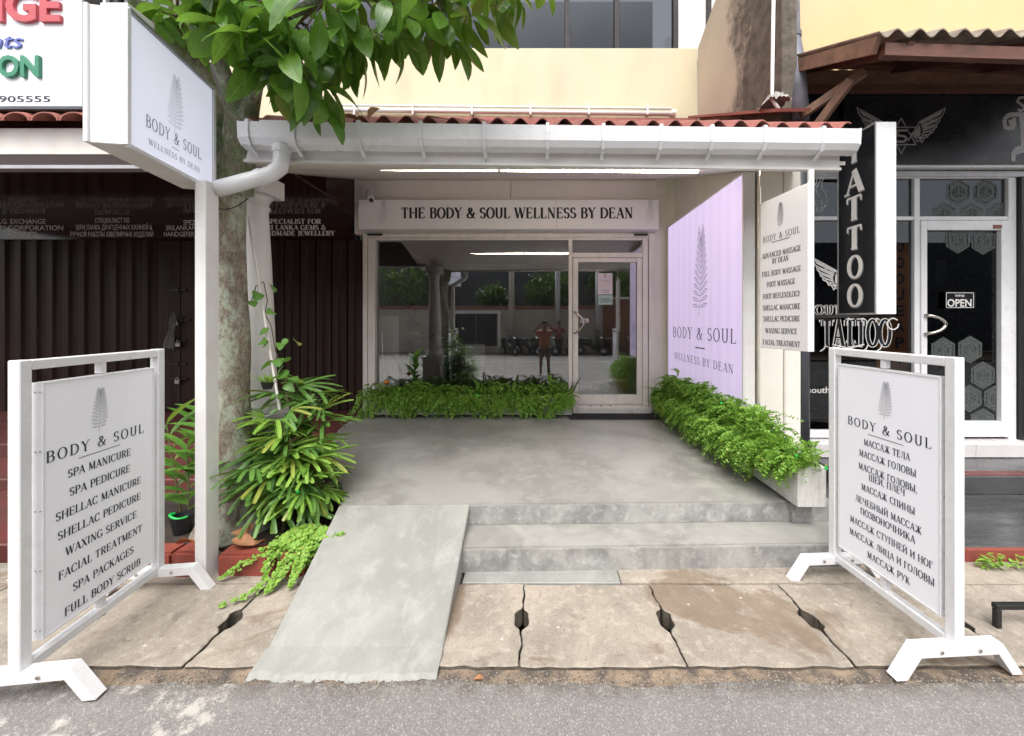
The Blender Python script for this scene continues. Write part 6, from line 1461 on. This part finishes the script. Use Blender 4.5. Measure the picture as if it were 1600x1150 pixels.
fg = thing('picket_gate', 'white barred metal gate beside the brick pier across the street', 'gate', (3.4, -9, 0))
for k in range(5): MB().box(3.22+k*.08, 3.25+k*.08, -9.2, -9.17, .1, 2.0).build('bar', M['white'], fg)
for k, (x, h_, lab) in enumerate(((-1.95, 5.6, 'grey utility pole with white posters across the street'), (.55, 5.4, 'slim pale concrete pole across the street'), (3.3, 4.6, 'dark lamp pole by the gate across the street'))):
    o = thing('utility_pole', lab, 'pole', (x, -8.6, 0), 'poles across the street'); MB().tube([(x, -8.6, 0), (x, -8.6, h_)], [.17, .13], 14).build('pole', M['galv'] if k else M['beige_wall'], o, smooth=True)
tag(MB().box(-40, 30, -13, -12.9, .1, 6.2).build('hoarding', M['pipe_grey']), 'dark corrugated hoarding behind the boundary wall across the street', 'fence')
fv, ff = [], []; r = random.Random(77); lfm = leaf_mesh('fl', M['farleaf'], .35, .15, .2, .3, 'obovate', 3); v_, f_ = data_of(lfm)
for cx_, cy_, cz_, rr, n, lab in ((-3.2, -11, 3.3, 1.1, 700, 'bushy green tree behind the boundary wall left of centre across the street'), (.2, -11.2, 3.6, 1.7, 1100, 'wide green tree behind the middle of the boundary wall across the street'), (5, -12, 4.2, 2, 900, 'green tree behind the brick gate pier across the street'), (-8.5, -11.5, 4.3, 2.6, 1100, 'large green tree at the far left across the street')):
    b = MB(); o = thing('street_tree', lab, 'tree', (cx_, cy_, .06)); MB().tube([(cx_, cy_, .06), (cx_+.1, cy_, cz_)], [.14, .07], 10).build('trunk', M['bark'], o)
    for i in range(n):
        a, e, q = r.uniform(0, 6.28), r.uniform(-1, 1), r.random()**.4*rr*(1+.25*noise.noise(Vector((i*.37, 0, cx_)))); ce = sqrt(1-e*e)
        merge_add(b, v_, f_, dirmat(Vector((cx_+q*ce*cos(a), cy_+q*ce*sin(a), cz_+q*e*.8)), (r.uniform(-1, 1), r.uniform(-1, 1), r.uniform(-1, .5)), 0, r.uniform(.7, 1.2)))
    q = b.build('crown', M['farleaf'], o); q['kind'] = 'stuff'
def scooter(x, rot, lab, c):
    o = thing('scooter', lab, 'scooter', (x, -8.0, -.01), 'scooters parked across the street'); BASE[o.name] = Vector()
    m = mat('scooter_paint', c, None, 4, .3); k = M['black_paint']
    for wx in (-.62, .62):
        w = MB(); w.tube([(wx, -.05, .25), (wx, .05, .25)], .25, 20); w.build('wheel', k, o)
        MB().tube([(wx, -.055, .25), (wx, .055, .25)], .12, 12).build('rim', M['galv'], bpy.data.objects[o.children[-1].name])
    MB().tube([(-.75, 0, .60), (-.45, 0, .66), (-.1, 0, .62), (.1, 0, .42), (.35, 0, .34)], [.08, .15, .14, .12, .09], 12).build('body', m, o, smooth=True)
    MB().tube([(-.78, 0, .78), (-.4, 0, .80), (.0, 0, .74)], [.08, .12, .10], 12).build('seat', k, o, smooth=True)
    MB().tube([(.62, 0, .28), (.5, 0, .62), (.38, 0, 1.0)], [.06, .11, .07], 12).build('front_shield', m, o, smooth=True)
    MB().tube([(.36, -.33, 1.06), (.40, -.1, 1.0), (.40, .1, 1.0), (.36, .33, 1.06)], .02, 8).build('handlebar', k, o, smooth=True)
    for s in (-1, 1):
        MB().tube([(.38, s*.2, 1.04), (.36, s*.26, 1.25)], .008, 6).build('mirror_stem', k, o); MB().lathe([(.01, -.03), (.05, -.01), (.05, .02), (.01, .03)], (.36, s*.27, 1.28), 10).build('mirror', k, o)
    MB().lathe([(.02, -.06), (.07, -.03), (.07, .03), (.02, .05)], (.50, 0, .92), 12).build('headlight', M['white'], o)
    o.rotation_euler.z = rot
for x, rt, lab, c in ((-2.0, .9, 'dark scooter behind the posters pole, furthest left of the row across the street', (.03, .03, .03)), (-1.0, .5, 'black scooter left of the photographer in the reflection', (.02, .02, .02)), (-.15, .3, 'black and white scooter just right of the photographer in the reflection', (.25, .25, .25)),
                      (1.75, -.4, 'dark grey scooter right of the man in red across the street', (.05, .05, .06)), (2.9, .4, 'black scooter in front of the barred gate across the street', (.03, .03, .03)), (4.3, .2, 'dark scooter in front of the brick pier across the street', (.05, .02, .02))):
    scooter(x, rt, lab, c)
# people
M['skin'] = mat('brown_skin', (.20, .10, .06), None, 4, .5); M['shirt'] = mat('rust_orange_shirt', (.30, .10, .05), None, 6, .8); M['shorts'] = mat('grey_shorts', (.08, .08, .085), None, 6, .8)
M['redshirt'] = mat('dark_red_shirt', (.28, .03, .04), None, 6, .8); M['hair'] = mat('black_hair', (.012, .01, .009), None, 9, .5)
def skin(name, m, parent, J, E, sub=2):
    bm = bmesh.new(); lay = bm.verts.layers.skin.verify(); vs = []
    for i, (p, r) in enumerate(J):
        v = bm.verts.new(p); v[lay].radius = (r, r) if not hasattr(r, '__len__') else r; v[lay].use_root = (i == 0); vs.append(v)
    for a, b_ in E: bm.edges.new((vs[a], vs[b_]))
    me = bpy.data.meshes.new(name); bm.to_mesh(me); bm.free(); me.materials.append(m); o = bpy.data.objects.new(name, me); col0.objects.link(o); o.parent = parent
    s = o.modifiers.new('skin', 'SKIN'); s.use_smooth_shade = True; o.modifiers.new('sub', 'SUBSURF').levels = sub; o.modifiers['sub'].render_levels = sub; return o
def person(label, loc, rot, hands, shirt, arms_up):
    o = thing('person', label, 'person', loc); BASE[o.name] = Vector(); o.rotation_euler.z = rot    # faces +Y locally
    hl, hr = hands
    J = [((0, 0, .95), .14), ((0, 0, 1.12), .13), ((0, 0, 1.32), .15), ((0, 0, 1.45), .08), ((0, .01, 1.52), .055), ((0, .03, 1.60), .085), ((0, .03, 1.70), .085), ((0, .02, 1.76), .05)]
    E = [(0, 1), (1, 2), (2, 3), (3, 4), (4, 5), (5, 6), (6, 7)]
    for s, hd_ in ((-1, hl), (1, hr)):
        el, wr, pm = hd_; i = len(J); J += [((s*.18, 0, 1.42), .065), (el, .045), (wr, .03), (pm, .038)]; E += [(3, i), (i, i+1), (i+1, i+2), (i+2, i+3)]
        tip = Vector(pm); base_i = i+3; d_ = (Vector(pm)-Vector(wr)).normalized(); sd = d_.cross(Vector((0, 1, 0))).normalized() if abs(d_.y) < .9 else Vector((1, 0, 0))
        for f, (off_, ln2) in enumerate(((-.030, .06), (-.010, .075), (.010, .07), (.030, .055))):
            q1 = tip+sd*off_+d_*.02; q2 = q1+d_*ln2*.6+Vector((0, .015, 0)); k = len(J); J += [(tuple(q1), .011), (tuple(q2), .009)]; E += [(base_i, k), (k, k+1)]
    for s in (-1, 1):
        i = len(J); J += [((s*.10, 0, .88), .10), ((s*.12, .02, .50), .065), ((s*.13, -.02, .12), .042), ((s*.13, -.03, .05), .045), ((s*.14, .14, .03), .035)]; E += [(0, i), (i, i+1), (i+1, i+2), (i+2, i+3), (i+3, i+4)]
    skin('body', M['skin'], o, J, E)
    JS = [((0, 0, .92), (.19, .15)), ((0, 0, 1.12), (.175, .14)), ((0, 0, 1.32), (.185, .14)), ((0, 0, 1.44), .12)]; ES = [(0, 1), (1, 2), (2, 3)]
    for s, hd_ in ((-1, hl), (1, hr)): i = len(JS); JS += [((s*.19, 0, 1.40), .085), (tuple(Vector((s*.19, 0, 1.40)).lerp(Vector(hd_[0]), .75)), .07)]; ES += [(3, i), (i, i+1)]
    skin('shirt', shirt, o, JS, ES)
    skin('shorts', M['shorts'], o, [((0, 0, .96), .165), ((-.10, 0, .84), .125), ((-.12, .01, .55), .10), ((.10, 0, .84), .125), ((.12, .01, .55), .10)], [(0, 1), (1, 2), (0, 3), (3, 4)])
    MB().lathe([(.03, .11), (.075, .09), (.097, .03), (.095, -.02), (.085, -.05)], (0, .005, 1.70), 16).build('hair', M['hair'], o, smooth=True)
    return o
ph = person('person in rust orange shirt holding up a phone, mirrored in the shop window', (0, -.36, -.01), 0, (((-.34, .08, 1.44), (-.14, .27, 1.66), (-.09, .31, 1.70)), ((.34, .08, 1.44), (.14, .27, 1.66), (.09, .31, 1.70))), M['shirt'], True)
tag(MB().box(-.08, .08, -.05, -.040, 1.69, 1.77).build('phone', M['black_paint'], bev=.003), 'dark phone held up in both hands by the person in the rust orange shirt', 'phone')
person('person in dark red shirt standing with folded arms by the slim pole across the street', (.62, -8.1, .0), 0, (((-.30, .03, 1.18), (-.06, .20, 1.20), (.02, .21, 1.21)), ((.30, .03, 1.18), (.08, .20, 1.16), (.0, .22, 1.17))), M['redshirt'], False)
